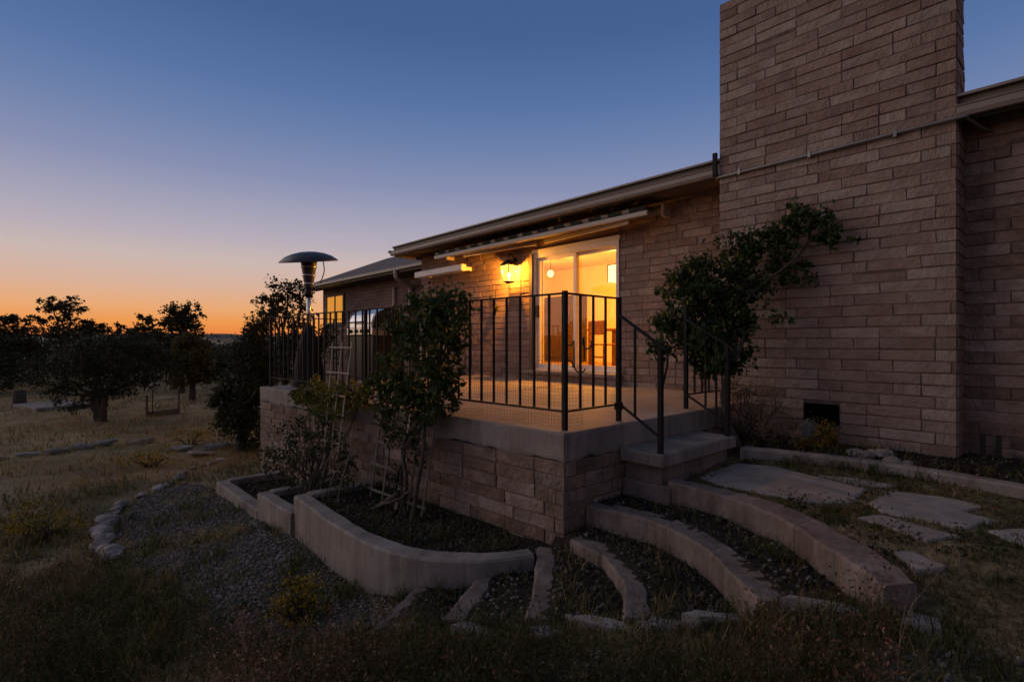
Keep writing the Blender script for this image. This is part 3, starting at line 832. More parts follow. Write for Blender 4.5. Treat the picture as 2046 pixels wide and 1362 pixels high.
# ------------------------------------------------------------------ terrace
terrace = empty('terrace', (-5.2, 2.6, -1.9), 'raised block terrace with concrete cap and floor in front of the lit door', 'terrace')
poly = [(TA.x, TA.y), (TB.x, TB.y), (TB.x, CY - 0.003), (CX0, CY - 0.003), (CX0, WY - 0.003), (TA.x, WY - 0.003)]
core = [(TA.x + 0.02, TA.y + 0.004), (TB.x - 0.004, TB.y + 0.004), (TB.x - 0.004, CY - 0.02), (TA.x + 0.02, CY - 0.02)]
M['mortar_grey'] = surf('grey_mortar', (0.10, 0.08, 0.07), (0.25, 0.20, 0.175), scale=3, bump=0.6, bscale=40, rough=0.95)
twall = MB().prism(core, -2.2, TZ - 0.21).build('wall', M['mortar_grey'], terrace)
# cap slab, slightly proud, with an uneven lower edge
nb = 60
def edge_band(a, bb, ang, name):
    n = 60
    dirv = (bb - a); Ln = dirv.length; dirv = dirv / Ln
    nrm = Vector((dirv.y, -dirv.x, 0))
    vs, fs = [], []
    for i in range(n + 1):
        p = a + dirv * (Ln * i / n)
        lo = TZ - 0.205 + 0.018 * math.sin(i * 0.9 + Ln) * math.sin(i * 0.37) + rnd.uniform(-0.006, 0.006)
        j = rnd.uniform(-0.002, 0.002)
        vs += [p + nrm * (0.004 + j) + Vector((0, 0, lo)), p + nrm * (0.010 + j) + Vector((0, 0, lo + 0.02)), p + nrm * (0.012 + j) + Vector((0, 0, TZ - 0.015)), p + nrm * 0.004 + Vector((0, 0, TZ - 0.001)), p - nrm * 0.2 + Vector((0, 0, TZ - 0.001)), p - nrm * 0.05 + Vector((0, 0, lo))]
    for i in range(n):
        for k in range(5):
            fs.append((i * 6 + k, (i + 1) * 6 + k, (i + 1) * 6 + k + 1, i * 6 + k + 1))
    fs += [(0, 1, 2, 3, 4, 5)[::-1], tuple(n * 6 + k for k in range(6))]
    MB().add(vs, fs).build(name, M['concrete'], terrace)
edge_band(TA, TB, 0, 'cap')
edge_band(TB, Vector((TB.x, CY, 0)), 0, 'cap')
MB().prism(poly, TZ - 0.12, TZ).build('floor', M['slab'], terrace)
Lf = (TB - TA).length
lay(twall, (TA.x, TA.y), TANG, Lf, TZ - 0.21 - 11 * COURSE, TZ - 0.215, BLKG, seed=21, floor=lambda x, y: gz(x, y - 0.12) - 0.02)
lay(twall, (TB.x, TB.y + 0.01), R(90), CY - TB.y - 0.02, TZ - 0.21 - 8 * COURSE, TZ - 0.215, BLKG, seed=23, floor=lambda x, y: gz(x + 0.12, y) - 0.02)

# entrance step
steps = empty('stair_step', (-2.3, 3.9, -1.1), 'single concrete slab step against the terrace side, below the open railing', 'step')
MB().box((-2.475, 3.35, -0.92), (-2.09, 4.52, -0.82), 0.012).build('tread', M['concrete'], steps)
MB().box((-2.475, 3.42, -1.3), (-2.15, 4.48, -0.921), 0.01).build('riser', M['concrete_dark'], steps)
MB().box((-2.47, 3.38, -1.3), (-2.06, 3.60, -1.055), 0.012).build('footing', M['concrete_dark'], steps)

# ------------------------------------------------------------------ curved concrete risers and planter walls
def curb(name, c, depth, label, cat, mat, group=None, ends=True, wob=0.006, slope=0.0):
    n = 14
    A = smooth([(p[0], p[1], 0) for p in c[0]], n); B = smooth([(p[0], p[1], 0) for p in c[1]], n)
    vs, fs = [], []
    m = len(A); ph = m * 0.7 + c[2] * 9
    r = random.Random(len(name) + m + int(abs(c[2]) * 100))
    rings = []
    jts = {int(m * q) for q in ((0.55,) if m > 40 else ())}
    for i in range(m):
        rings.append((A[i], B[i], i, 0.0))
        if i in jts and i + 1 < m:
            for q, ins in ((0.42, 0.0), (0.47, 0.006), (0.53, 0.006), (0.58, 0.0)):
                rings.append((A[i].lerp(A[i + 1], q), B[i].lerp(B[i + 1], q), i, ins))
    jold = None
    for (a, bb, i, ins) in rings:
        d = (bb - a).normalized()
        if jold is None or jold[0] != i:
            z = c[2] + r.uniform(-1, 1) * wob * 0.5 - slope * i / m
            j1 = (math.sin(i * 0.31 + ph) + 0.5 * math.sin(i * 0.83 + 2 * ph)) * wob + r.uniform(-1, 1) * wob * 0.25
            j2 = (math.sin(i * 0.27 + 3 * ph) + 0.6 * math.sin(i * 0.71)) * wob * 1.3 + r.uniform(-1, 1) * wob * 0.4
            if r.random() < 0.05: j2 += wob * 2.5
            if r.random() < 0.04: j1 += wob * 2.0
            tz = r.uniform(-1, 1) * wob * .4
            jold = (i,)
        k1, k2, zz_ = j1 + ins, j2 + ins, z - ins
        for (p, zz) in ((a + d * k1, z - depth), (a + d * k1, zz_ - 0.015), (a + d * (0.014 + k1), zz_), (bb - d * (0.014 + k2), zz_ + tz), (bb - d * k2, zz_ - 0.015), (bb - d * k2, z - depth)):
            vs.append((p.x, p.y, zz))
    nr = len(rings)
    for i in range(nr - 1):
        for k in range(6):
            k2 = (k + 1) % 6
            fs.append((i * 6 + k, (i + 1) * 6 + k, (i + 1) * 6 + k2, i * 6 + k2))
    fs += [tuple(range(6)), tuple((nr - 1) * 6 + k for k in range(6))[::-1]]
    mb = MB(); mb.add(vs, fs)
    ctr = A[m // 2]
    o = mb.build(name, M[mat], None, loc=(ctr.x, ctr.y, c[2] - depth))
    bm = bmesh.new(); bm.from_mesh(o.data); bmesh.ops.recalc_face_normals(bm, faces=bm.faces); bm.to_mesh(o.data); bm.free()
    o.data.polygons.foreach_set('use_smooth', [True] * len(o.data.polygons)); o.data.set_sharp_from_angle(angle=R(28))
    return tag(o, label, cat, group, 'thing')
curb('curved_step', curb_A, 0.42, 'longest curved concrete riser, beside the flagstones, running from the slab step', 'curb', 'concrete_dark', 'curved risers fanning round the terrace corner')
curb('curved_step', curb_B, 0.42, 'wide curved concrete riser starting at the terrace side wall, below the longest one', 'curb', 'concrete_dark', 'curved risers fanning round the terrace corner')
curb('curved_step', curb_C, 0.30, 'narrow bent concrete riser that starts at the terrace corner', 'curb', 'concrete_dark', 'curved risers fanning round the terrace corner')
curb('curved_step', curb_D, 0.28, 'straight concrete riser pointing out from the terrace corner, beside the end of the planter wall', 'curb', 'concrete_dark', 'curved risers fanning round the terrace corner')
curb('curved_step', curb_E, 0.28, 'short concrete riser between the straight one and the lowest one', 'curb', 'concrete_dark', 'curved risers fanning round the terrace corner')
curb('curved_step', curb_F, 0.28, 'lowest short concrete riser, next to the gravel below the planter wall', 'curb', 'concrete_dark', 'curved risers fanning round the terrace corner', slope=0.03)
curb('planter_wall', wall_G, 0.55, 'long curved concrete planter wall bending round to the terrace corner', 'planter wall', 'concrete', 'stepped planter walls along the terrace', wob=0.0025)
curb('planter_wall', wall_H, 0.45, 'middle short concrete planter wall stepping down from the long curved one', 'planter wall', 'concrete', 'stepped planter walls along the terrace', wob=0.0025)
curb('planter_wall', wall_I, 0.40, 'lowest straight concrete planter wall by the dark juniper', 'planter wall', 'concrete', 'stepped planter walls along the terrace', wob=0.0025)
for (x, z, y0, y1, lab) in ((-4.89, -1.40, 1.865, 2.56, 'concrete cross wall closing the end of the long curved planter'), (-5.77, -1.55, 1.805, 2.50, 'concrete cross wall closing the end of the middle planter'), (-7.28, -1.72, 1.765, 2.40, 'concrete cross wall closing the end of the lowest planter')):
    o = MB().box((x - 0.065, y0, z - 0.45), (x + 0.065, y1, z - 0.004), 0.01).build('planter_wall', M['concrete'], None, loc=(x, y0, z - 0.45))
    tag(o, lab, 'planter wall', 'stepped planter walls along the terrace', 'thing')
curb('bed_edging', bed_curb, 0.28, 'long grey concrete edging of the bed at the foot of the chimney', 'curb', 'concrete', wob=0.003)

# ------------------------------------------------------------------ flagstones
def flag(pts, z, label, t=0.06):
    r = random.Random(int(pts[0][0] * 1000))
    if t < 0.065: z = sorted(gz(p[0], p[1]) for p in pts)[len(pts) // 2] + 0.014
    out = []
    n = len(pts)
    for i in range(n):
        a, bb = Vector(pts[i]), Vector(pts[(i + 1) % n])
        k = max(2, int((bb - a).length / 0.06))
        for q in range(k):
            p = a.lerp(bb, q / k)
            e = (bb - a).normalized()
            p += Vector((-e.y, e.x)) * r.uniform(-0.011, 0.011)
            out.append((p.x, p.y))
    area = sum(out[i][0] * out[(i + 1) % len(out)][1] - out[(i + 1) % len(out)][0] * out[i][1] for i in range(len(out)))
    if area < 0: out = out[::-1]
    cx = sum(p[0] for p in out) / len(out); cy = sum(p[1] for p in out) / len(out)
    inner = [(cx + (p[0] - cx) * 0.97, cy + (p[1] - cy) * 0.97) for p in out]
    n = len(out)
    vs = [(p[0], p[1], z - t) for p in out] + [(p[0], p[1], z - 0.01) for p in out] + [(p[0], p[1], z) for p in inner]
    fs = [tuple(range(2 * n, 3 * n))]
    for k in (0, 1):
        for i in range(n):
            j = (i + 1) % n
            fs.append((k * n + i, k * n + j, (k + 1) * n + j, (k + 1) * n + i))
    o = MB().add(vs, fs).build('flagstone', M['flag'], None, loc=(cx, cy, z - t))
    return tag(o, label, 'flagstone', 'flagstones of the path beside the curved risers')
flag([(-2.03, 3.75), (-2.05, 4.42), (-1.79, 4.56), (-1.08, 4.33), (-1.04, 3.86), (-1.28, 3.70), (-1.78, 3.68)], -1.021, 'largest smooth flagstone, right beside the slab step')
flag([(-0.97, 3.97), (-0.96, 4.40), (-0.69, 4.50), (-0.47, 4.44), (-0.55, 4.2), (-0.37, 4.12), (-0.50, 3.83), (-0.88, 3.82)], -1.018, 'broken flagstone with a pitted crumbling middle')
flag([(-0.93, 3.60), (-0.87, 3.75), (-0.48, 3.66), (-0.58, 3.46)], -1.021, 'long narrow flagstone sliver between the broken slab and the longest riser')
flag([(-0.40, 3.88), (-0.26, 4.06), (0.1, 4.0), (0.1, 3.6), (-0.22, 3.70)], -1.021, 'flagstone beyond the pitted one along the path')
flag([(-0.69, 3.25), (-0.64, 3.33), (-0.47, 3.23), (-0.56, 3.07)], -1.06, 'small pointed flagstone half sunk in grass near the end of the longest riser')
flag([(-1.45, 4.52), (-1.2, 4.62), (-0.95, 4.62), (-1.0, 4.52), (-1.2, 4.45)], -1.028, 'thin flagstone strip squeezed against the bed edging')

# ------------------------------------------------------------------ rocks
def rock(x, y, s, label, group=None, flat=0.6, rz=None, z=None, name='rock', cat='rock', sink=0.3):
    bm = bmesh.new()
    bmesh.ops.create_icosphere(bm, subdivisions=2, radius=1)
    ph = [rnd.uniform(0, 6) for _ in range(6)]
    for v in bm.verts:
        c = v.co
        k = 1 + 0.16 * math.sin(c.x * 3 + ph[0]) + 0.14 * math.sin(c.y * 3.3 + ph[1]) + 0.1 * math.sin(c.z * 4 + ph[2]) + rnd.uniform(-0.10, 0.10)
        v.co = Vector((c.x * k * s[0], c.y * k * s[1], c.z * k * s[2]))
    me = bpy.data.meshes.new(name); bm.to_mesh(me); bm.free()
    o = link_mesh(name, me, M['rock'])
    o.location = (x, y, (gz(x, y) if z is None else z) + s[2] * (1 - sink))
    o.rotation_euler = (rnd.uniform(-.15, .15), rnd.uniform(-.15, .15), rnd.uniform(0, 6) if rz is None else rz)
    return tag(o, label, cat, group)
row = smooth([(-5.60, 0.50, 0), (-5.97, 0.42, 0), (-6.25, 0.46, 0), (-6.68, 0.47, 0), (-7.09, 0.58, 0), (-7.57, 0.69, 0), (-7.83, 0.84, 0), (-8.0, 1.05, 0), (-8.35, 1.33, 0), (-8.95, 1.6, 0), (-9.35, 1.87, 0), (-9.6, 2.2, 0)], 3)
for i, p in enumerate(row):
    if i > 14 and rnd.random() < 0.3: continue
    s = rnd.uniform(0.04, 0.085) * (1.1 if i < 12 else 0.8)
    rock(p.x + rnd.uniform(-.03, .03), p.y + rnd.uniform(-.03, .03), (s * rnd.uniform(1, 1.6), s, s * 0.7), 'pale rounded rock in the curved row edging the gravel', 'rocks edging the gravel')
for k in range(16):
    s = rnd.uniform(0.025, 0.06)
    rock(rnd.uniform(-1.42, -0.98), rnd.uniform(5.02, 5.35), (s * 1.3, s, s * 0.7), 'small pale stone in the heap at the foot of the chimney', 'stones heaped by the chimney')
o = rock(-1.80, 5.42, (0.14, 0.11, 0.12), 'grey boulder leaning under the dark crawl space vent', sink=0.2)
o.data.materials.clear(); o.data.materials.append(M['rock_dark'])
def chip(pts, label):
    zc = gz(sum(p[0] for p in pts) / len(pts), sum(p[1] for p in pts) / len(pts))
    o = flag(pts, zc + 0.022, label, 0.07)
    o.name = 'edging_stone'; o['category'] = 'stone'; o['group'] = 'flat stones at the riser ends'
chip([(-1.80, 1.98), (-1.72, 2.06), (-1.50, 2.16), (-1.46, 2.10), (-1.70, 1.98)], 'long thin pale stone across the foot of the bent riser')
chip([(-1.45, 2.10), (-1.41, 2.20), (-1.30, 2.24), (-1.29, 2.17)], 'small pale stone joining the bent riser to the wide one')
chip([(-1.90, 1.82), (-1.84, 1.90), (-1.75, 1.90), (-1.78, 1.80)], 'broken stone at the end of the straight riser')
chip([(-1.28, 2.22), (-1.26, 2.30), (-1.02, 2.46), (-0.98, 2.41)], 'narrow stone strip along the end of the wide curved riser')
chip([(-0.94, 2.46), (-0.93, 2.52), (-0.62, 2.64), (-0.60, 2.59)], 'narrow stone strip between the ends of the two longest risers')
chip([(-0.52, 2.60), (-0.53, 2.70), (-0.42, 2.72), (-0.40, 2.63)], 'chunky broken stone at the tip of the longest riser')
chip([(-2.62, 1.44), (-2.56, 1.56), (-2.40, 1.64), (-2.38, 1.57)], 'pale flat stone at the end of the short riser')
chip([(-2.26, 1.60), (-2.22, 1.68), (-2.06, 1.74), (-2.04, 1.68)], 'dark flat stone between the short riser and the straight riser')
for (x, y) in ((-12.6, -0.7), (-12.8, -0.15), (-12.7, 0.25), (-12.95, 0.6), (-13.1, 0.95), (-12.9, 1.5), (-11.2, 1.9), (-10.4, 2.1), (-10.9, 2.5)):
    rock(x, y, (rnd.uniform(.15, .34), rnd.uniform(.07, .13), rnd.uniform(.04, .07)), 'long low pale rock lying in the dry grass of the yard', 'low rocks out in the yard', rz=rnd.uniform(1.2, 2.0), name='yard_rock')

# ------------------------------------------------------------------ railings
ZT, ZB = 0.36, -0.505
def railing(root, a, bb, posts, top=ZT, bot=ZB, step=0.15, skip=None):
    """balusters from a to bb (x, y); posts = distances along it; every bar a part"""
    a, bb = Vector((a[0], a[1], 0)), Vector((bb[0], bb[1], 0))
    d = bb - a; Ln = d.length; d.normalize(); ang = math.atan2(d.y, d.x)
    MB().bar(a + Vector((0, 0, top - 0.006)), bb + Vector((0, 0, top - 0.006)), 0.034, 0.012).build('top_rail', M['iron'], root)
    MB().bar(a + Vector((0, 0, bot)), bb + Vector((0, 0, bot)), 0.018, 0.014).build('bottom_rail', M['iron'], root)
    first = None
    n = int(round(Ln / step))
    for i in range(1, n):
        u = Ln * i / n
        if any(abs(u - p) < 0.05 for p in posts): continue
        p = a + d * u
        o = MB()
        if first is None:
            o.obox((p.x, p.y, (top + bot) / 2), (0.015, 0.015, top - bot - 0.02), ang)
            first = o.build('baluster', M['iron'], root, loc=tuple(Vector((p.x, p.y, bot)) - wloc(root)))
        else:
            c = bpy.data.objects.new('baluster', first.data); COL.objects.link(c); c.parent = root
            c.location = Vector((p.x, p.y, bot)) - wloc(root)
def post(root, x, y, z0, z1, w=0.033, ang=0):
    return MB().obox((x, y, (z0 + z1) / 2), (w, w, z1 - z0), ang, 0.003).build('post', M['iron'], root)

RA, RB = (-7.92, 2.47), (-2.575, 2.835)
fr_ = empty('front_railing', (RB[0], RB[1], TZ), 'long black iron railing along the front edge of the terrace', 'railing')
railing(fr_, RA, RB, [0.0])
post(fr_, RB[0], RB[1], TZ, ZT + 0.012, 0.036)
for x in (-5.33, -7.92):
    y = RA[1] + (x - RA[0]) * (RB[1] - RA[1]) / (RB[0] - RA[0])
    post(fr_, x, y, TZ, ZT - 0.013)
x = -3.85
y = RA[1] + (x - RA[0]) * (RB[1] - RA[1]) / (RB[0] - RA[0])
MB().obox((x, y, (TZ + ZB) / 2), (0.02, 0.02, ZB - TZ - 0.015), TANG).build('foot', M['iron'], fr_)
sr = empty('side_railing', (-2.59, 3.2, TZ), 'short black iron railing between the terrace corner and the step', 'railing')
railing(sr, (RB[0] - 0.0, RB[1] + 0.02), (-2.59, 3.48), [])
post(sr, -2.59, 3.5, TZ, ZT - 0.0, 0.036)
MB().obox((-2.59, 3.5, TZ + 0.12), (0.05, 0.05, 0.06), 0).build('collar', M['iron'], sr)
# stair rail
st = empty('stair_railing', (-2.14, 3.40, -0.82), 'sloping black iron handrail with bent end beside the step', 'railing')
post(st, -2.14, 3.40, -0.82, -0.03, 0.036)
MB().bar((-2.58, 3.49, 0.22), (-2.08, 3.385, -0.06), 0.034, 0.012).build('handrail', M['iron'], st)
h = MB()
h.tube([(-2.085, 3.388, -0.058), (-2.075, 3.386, -0.075), (-2.074, 3.386, -0.10), (-2.075, 3.386, -0.17), (-2.125, 3.40, -0.33)], 0.008, 8)
h.build('handrail_return', M['iron'], st)
MB().bar((-2.575, 3.49, -0.50), (-2.155, 3.405, -0.70), 0.018, 0.014).build('bottom_rail', M['iron'], st)
MB().obox((-2.40, 3.453, -0.235), (0.015, 0.015, 0.70), 0).build('baluster', M['iron'], st)
# far stair rail, half lost in the vine
s2 = empty('vine_railing', (-2.63, 4.62, TZ), 'black iron railing on the vine side of the step, half hidden by leaves', 'railing')
post(s2, -2.63, 4.62, TZ, 0.36, 0.036)
railing(s2, (-2.63, 4.64), (-2.62, 5.62), [])
post(s2, -2.14, 4.45, -0.82, -0.03, 0.036)
MB().bar((-2.62, 4.61, 0.22), (-2.08, 4.44, -0.06), 0.034, 0.012).build('handrail', M['iron'], s2)
MB().bar((-2.62, 4.60, -0.50), (-2.155, 4.455, -0.70), 0.018, 0.014).build('bottom_rail', M['iron'], s2)
MB().obox((-2.38, 4.525, -0.24), (0.015, 0.015, 0.70), 0).build('baluster', M['iron'], s2)
MB().obox((-2.26, 4.49, -0.30), (0.015, 0.015, 0.70), 0).build('baluster', M['iron'], s2)
el = empty('end_railing', (-7.9, 4.3, TZ), 'black iron railing across the far end of the terrace by the patio heater', 'railing')
railing(el, (-7.93, 2.50), (-7.93, 6.25), [])

# wire netting behind the front railing
nt_ = empty('wire_netting', (-3.2, 2.85, TZ), 'fine square wire netting standing inside the front railing', 'netting')
def net(a, bb, z0, z1, cell=0.026):
    a, bb = Vector((*a, 0)), Vector((*bb, 0)); d = bb - a; Ln = d.length; d.normalize()
    r = MB()
    nvl = int(Ln / cell)
    for i in range(nvl + 1):
        p = a + d * (i * cell) + Vector((-d.y, d.x, 0)) * 0.012 * math.sin(i * 0.7)
        r.tube([p + Vector((0, 0, z0)), p + Vector((0, 0, z1 + 0.012 * math.sin(i)))], 0.0009, 3, False)
    z = z0
    while z <= z1:
        r.tube([a + d * (i * cell) + Vector((-d.y, d.x, 0)) * 0.012 * math.sin(i * 0.7) + Vector((0, 0, z)) for i in range(0, nvl + 1)], 0.0009, 3, False)
        z += cell
    o = r.build('mesh_sheet', M['wire'], nt_); o['kind'] = 'stuff'
net((-4.35, 2.76), (-2.62, 2.885), TZ + 0.005, -0.10)
net((-2.64, 2.90), (-2.645, 3.12), TZ + 0.005, -0.30)

# ------------------------------------------------------------------ wall lantern
LX, LY, LZ = -6.90, WY - 0.16, 1.22
lan = empty('wall_lantern', (LX, WY - 0.02, LZ), 'lit black framed lantern glowing on the wall left of the sliding door', 'lantern')
b_ = MB(); b_.lathe((LX, WY - 0.014, LZ + 0.22), [(0.0, 0.03), (0.045, 0.028), (0.06, 0.01), (0.06, 0.0)], 16, Matrix.Rotation(R(90), 3, 'X')); b_.build('back_plate', M['iron'], lan)
MB().tube(smooth([(LX, WY - 0.03, LZ + 0.22), (LX, WY - 0.07, LZ + 0.30), (LX, LY, LZ + 0.33), (LX, LY, LZ + 0.27)], 6), 0.008, 8).build('arm', M['iron'], lan)
def ring4(hw, z): return [(LX - hw, LY - hw, z), (LX + hw, LY - hw, z), (LX + hw, LY + hw, z), (LX - hw, LY + hw, z)]
t0, t1 = 0.070, 0.110
zb, zt = LZ - 0.16, LZ + 0.12
lo, hi = ring4(t0, zb), ring4(t1, zt)
for i in range(4):
    j = (i + 1) % 4
    MB().add([lo[i], lo[j], hi[j], hi[i]], [(0, 1, 2, 3)]).build('pane', M['lantern_glass'], lan)
    MB().bar(lo[i], hi[i], 0.010).build('corner_bar', M['iron'], lan)
for rr, nm in ((lo, 'base_ring'), (hi, 'top_ring')):
    q = MB()
    for i in range(4): q.bar(rr[i], rr[(i + 1) % 4], 0.013)
    q.build(nm, M['iron'], lan)
MB().add(ring4(t1 + 0.012, zt + 0.006) + ring4(0.025, zt + 0.11), [(0, 1, 5, 4), (1, 2, 6, 5), (2, 3, 7, 6), (3, 0, 4, 7), (4, 5, 6, 7)]).build('roof_cap', M['iron'], lan)
MB().add(ring4(t0, zb - 0.004) + ring4(0.03, zb - 0.025), [(1, 0, 4, 5), (2, 1, 5, 6), (3, 2, 6, 7), (0, 3, 7, 4), (7, 6, 5, 4)]).build('bottom_plate', M['iron'], lan)
MB().lathe((LX, LY, LZ - 0.06), [(0.001, 0.06), (0.018, 0.052), (0.025, 0.03), (0.02, 0.0), (0.012, -0.03), (0.012, -0.09)], 12).build('bulb', M['bulb'], lan)
def lamp(name, loc, e, col, r=0.04):
    d = bpy.data.lights.new(name, 'POINT'); d.energy = e; d.color = col; d.shadow_soft_size = r
    o = bpy.data.objects.new(name, d); COL.objects.link(o); o.location = loc
    return o
lamp('lantern_light', (LX, LY, LZ + 0.06), 310.0, (1.0, 0.40, 0.035), 0.03)

# wall ornament under the lantern
orn = empty('wall_ornament', (-7.40, WY - 0.04, 0.45), 'thin black metal wind ornament hanging on the wall below the lantern', 'ornament')
MB().tube([(-7.40, WY - 0.05, 0.50), (-7.40, WY - 0.05, 0.98)], 0.007, 6).build('stem', M['iron'], orn)
MB().lathe((-7.40, WY - 0.05, 0.58), [(0.001, 0.12), (0.03, 0.10), (0.045, 0.05), (0.03, 0.0), (0.001, -0.02)], 10).build('body', M['iron'], orn)
for dx in (-0.12, -0.07):
    MB().tube([(-7.40, WY - 0.05, 0.66), (-7.40 + dx * 1.3, WY - 0.055, 0.70), (-7.40 + dx * 1.5, WY - 0.055, 0.88)], 0.005, 6).build('arm', M['iron'], orn)

# ------------------------------------------------------------------ awning
aw = empty('awning', (-6.3, WY - 0.02, 1.70), 'retracted green and white striped awning over the sliding door', 'awning')
AX0, AX1 = -8.75, -3.85
MB().box((AX0, 5.80, 1.635), (AX1, 5.84, 1.70), 0.008).build('front_bar', M['cream'], aw)
MB().tube([(AX0 + 0.05, WY - 0.11, 1.76), (AX1 - 0.02, WY - 0.11, 1.76)], 0.05, 14).build('roller_tube', M['fabric_light'], aw)
MB().box((AX1 + 0.01, WY - 0.19, 1.66), (AX1 + 0.05, WY - 0.005, 1.84), 0.006).build('bracket', M['cream'], aw)
MB().box((AX0 - 0.04, WY - 0.19, 1.66), (AX0, WY - 0.005, 1.84), 0.006).build('bracket', M['cream'], aw)
ns = 42
for k in range(ns):
    x0 = AX0 + 0.06 + (AX1 - AX0 - 0.1) * k / ns; x1 = AX0 + 0.06 + (AX1 - AX0 - 0.1) * (k + 1) / ns - 0.002
    sag = 0.012 * math.sin(k * 1.9)
    vs = []
    for x in (x0, x1):
        vs += [(x, 5.842, 1.705), (x, 5.95, 1.735 + sag), (x, 6.08, 1.78 + sag), (x, WY - 0.10, 1.812), (x, WY - 0.10, 1.818), (x, 6.08, 1.788 + sag), (x, 5.95, 1.745 + sag), (x, 5.838, 1.715)]
    fs = [(i, (i + 1) % 8, 8 + (i + 1) % 8, 8 + i) for i in range(8)] + [tuple(range(8))[::-1], tuple(range(8, 16))]
    MB().add(vs, fs).build('fabric_stripe', M['fabric_dark' if k % 3 else 'fabric_light'], aw)
    # scalloped valance pushed up on the bar
    MB().add([(x0, 5.795, 1.705), (x1, 5.795, 1.705), (x1, 5.778, 1.735 + 0.02 * (k % 2)), (x0, 5.770, 1.745), (x0, 5.788, 1.750), (x1, 5.79, 1.742)], [(0, 1, 2, 3), (3, 2, 5, 4), (4, 5, 1, 0)]).build('valance_stripe', M['fabric_dark' if k % 3 else 'fabric_light'], aw)
MB().bar((-7.9, 5.90, 1.615), (-6.2, 6.12, 1.63), 0.04, 0.05).build('folding_arm', M['cream'], aw)
MB().bar((-4.2, 5.90, 1.615), (-6.0, 6.12, 1.63), 0.04, 0.05).build('folding_arm', M['cream'], aw)

shade = empty('roller_shade_case', (-8.7, WY - 0.1, 1.35), 'white rolled sun shade case on the wall below the eave, left of the lantern', 'shade case')
MB().box((-9.75, WY - 0.34, 1.36), (-8.05, WY - 0.22, 1.49), 0.015).build('case', M['white'], shade)
for x in (-9.6, -8.2):
    MB().box((x, WY - 0.218, 1.39), (x + 0.04, WY - 0.012, 1.46)).build('bracket', M['white'], shade)

# ------------------------------------------------------------------ inside the room
pen = empty('pendant_lamp', (-6.0, 8.0, 1.26), 'lit square lantern pendant hanging inside behind the door glass', 'lamp')
px, py, pz = -5.95, 8.0, 1.27
for sx, sy in ((1, 0), (-1, 0), (0, 1), (0, -1)):
    MB().obox((px + sx * 0.12, py + sy * 0.12, pz), (0.006 if sx else 0.234, 0.006 if sy else 0.234, 0.30)).build('shade_panel', M['shade_lit'], pen)
q = MB()
for sx in (-1, 1):
    for sy in (-1, 1):
        q.obox((px + sx * 0.125, py + sy * 0.125, pz), (0.014, 0.014, 0.34))
q.build('frame', M['iron'], pen)
MB().tube([(px, py, pz + 0.17), (px, py, 1.88)], 0.006, 6).build('chain', M['iron'], pen)
MB().obox((px, py, pz + 0.165), (0.264, 0.264, 0.012)).build('top_plate', M['iron'], pen)
lamp('room_light', (px, py, pz - 0.25), 420, (1.0, 0.375, 0.04), 0.12)
gl = empty('globe_lamp', (-8.15, 8.5, 1.5), 'small glowing globe lamp hanging deeper in the room', 'lamp')
MB().lathe((-8.15, 8.5, 1.53), [(0.001, 0.08), (0.045, 0.066), (0.073, 0.022), (0.073, -0.022), (0.045, -0.066), (0.001, -0.08)], 16).build('globe', M['shade_lit'], gl)
MB().tube([(-8.15, 8.5, 1.605), (-8.15, 8.5, 1.88)], 0.006, 6).build('cord', M['iron'], gl)
lamp('globe_light', (-8.15, 8.35, 1.30), 90, (1.0, 0.375, 0.04), 0.1)
refl_cabinet = empty('cabinet', (-9.1, 9.9, RZ0), 'added dark cabinet at the room back, in place of a reflection in the glass', 'cabinet')
MB().box((-9.55, 9.75, RZ0), (-8.5, 10.18, 1.15), 0.01).build('carcass', M['refl_dark'], refl_cabinet)  # added cabinet, its dark shape replaces a reflection in the door glass
for x in (-9.53, -9.015):
    MB().box((x, 9.725, RZ0 + 0.1), (x + 0.5, 9.748, 1.10), 0.006).build('cabinet_door', M['refl_dark'], refl_cabinet)
def chair(x, y, rz, label):
    c = empty('chair', (0, 0, 0), label, 'chair', 'dining chairs in the lit room')
    MB().box((-0.21, -0.21, 0.43), (0.21, 0.21, 0.46), 0.008).build('seat', M['wood'], c)
    MB().box((-0.20, 0.19, 0.62), (0.20, 0.215, 0.88), 0.01).build('backrest', M['wood'], c)
    for sx in (-0.19, 0.19):
        MB().box((sx - 0.018, 0.185, 0), (sx + 0.018, 0.22, 0.86)).build('leg', M['wood'], c)
        MB().box((sx - 0.018, -0.205, 0), (sx + 0.018, -0.17, 0.43)).build('leg', M['wood'], c)
    MB().box((-0.17, 0.19, 0.2), (0.17, 0.21, 0.23)).build('stretcher', M['wood'], c)
    c.location = (x, y, RZ0); c.rotation_euler = (0, 0, rz)
chair(-6.05, 7.75, R(175), 'brown wooden chair with its back to the door, behind the glass')
chair(-5.2, 8.6, R(80), 'brown wooden chair on the side of the room table')
tb = empty('dining_table', (-6.05, 8.4, RZ0), 'brown wooden table under the pendant lamp in the lit room', 'table')
MB().box((-6.7, 8.0, RZ0 + 0.71), (-5.4, 8.85, RZ0 + 0.75), 0.006).build('table_top', M['wood'], tb)
for x in (-6.65, -5.5):
    for y in (8.05, 8.75):
        MB().box((x, y, RZ0), (x + 0.06, y + 0.06, RZ0 + 0.709)).build('leg', M['wood'], tb)
sc_ = empty('scroll_ornament', (-5.35, WY - 0.12, DZ0), 'wrought iron scroll stand on the sill in front of the door glass', 'ornament')
def spiral(cx, cz, r0, r1, a0, a1, n=26):
    return [(cx + (r0 + (r1 - r0) * i / n) * math.cos(R(a0 + (a1 - a0) * i / n)), WY - 0.12, cz + (r0 + (r1 - r0) * i / n) * math.sin(R(a0 + (a1 - a0) * i / n))) for i in range(n + 1)]
S0 = DZ0 - 0.004
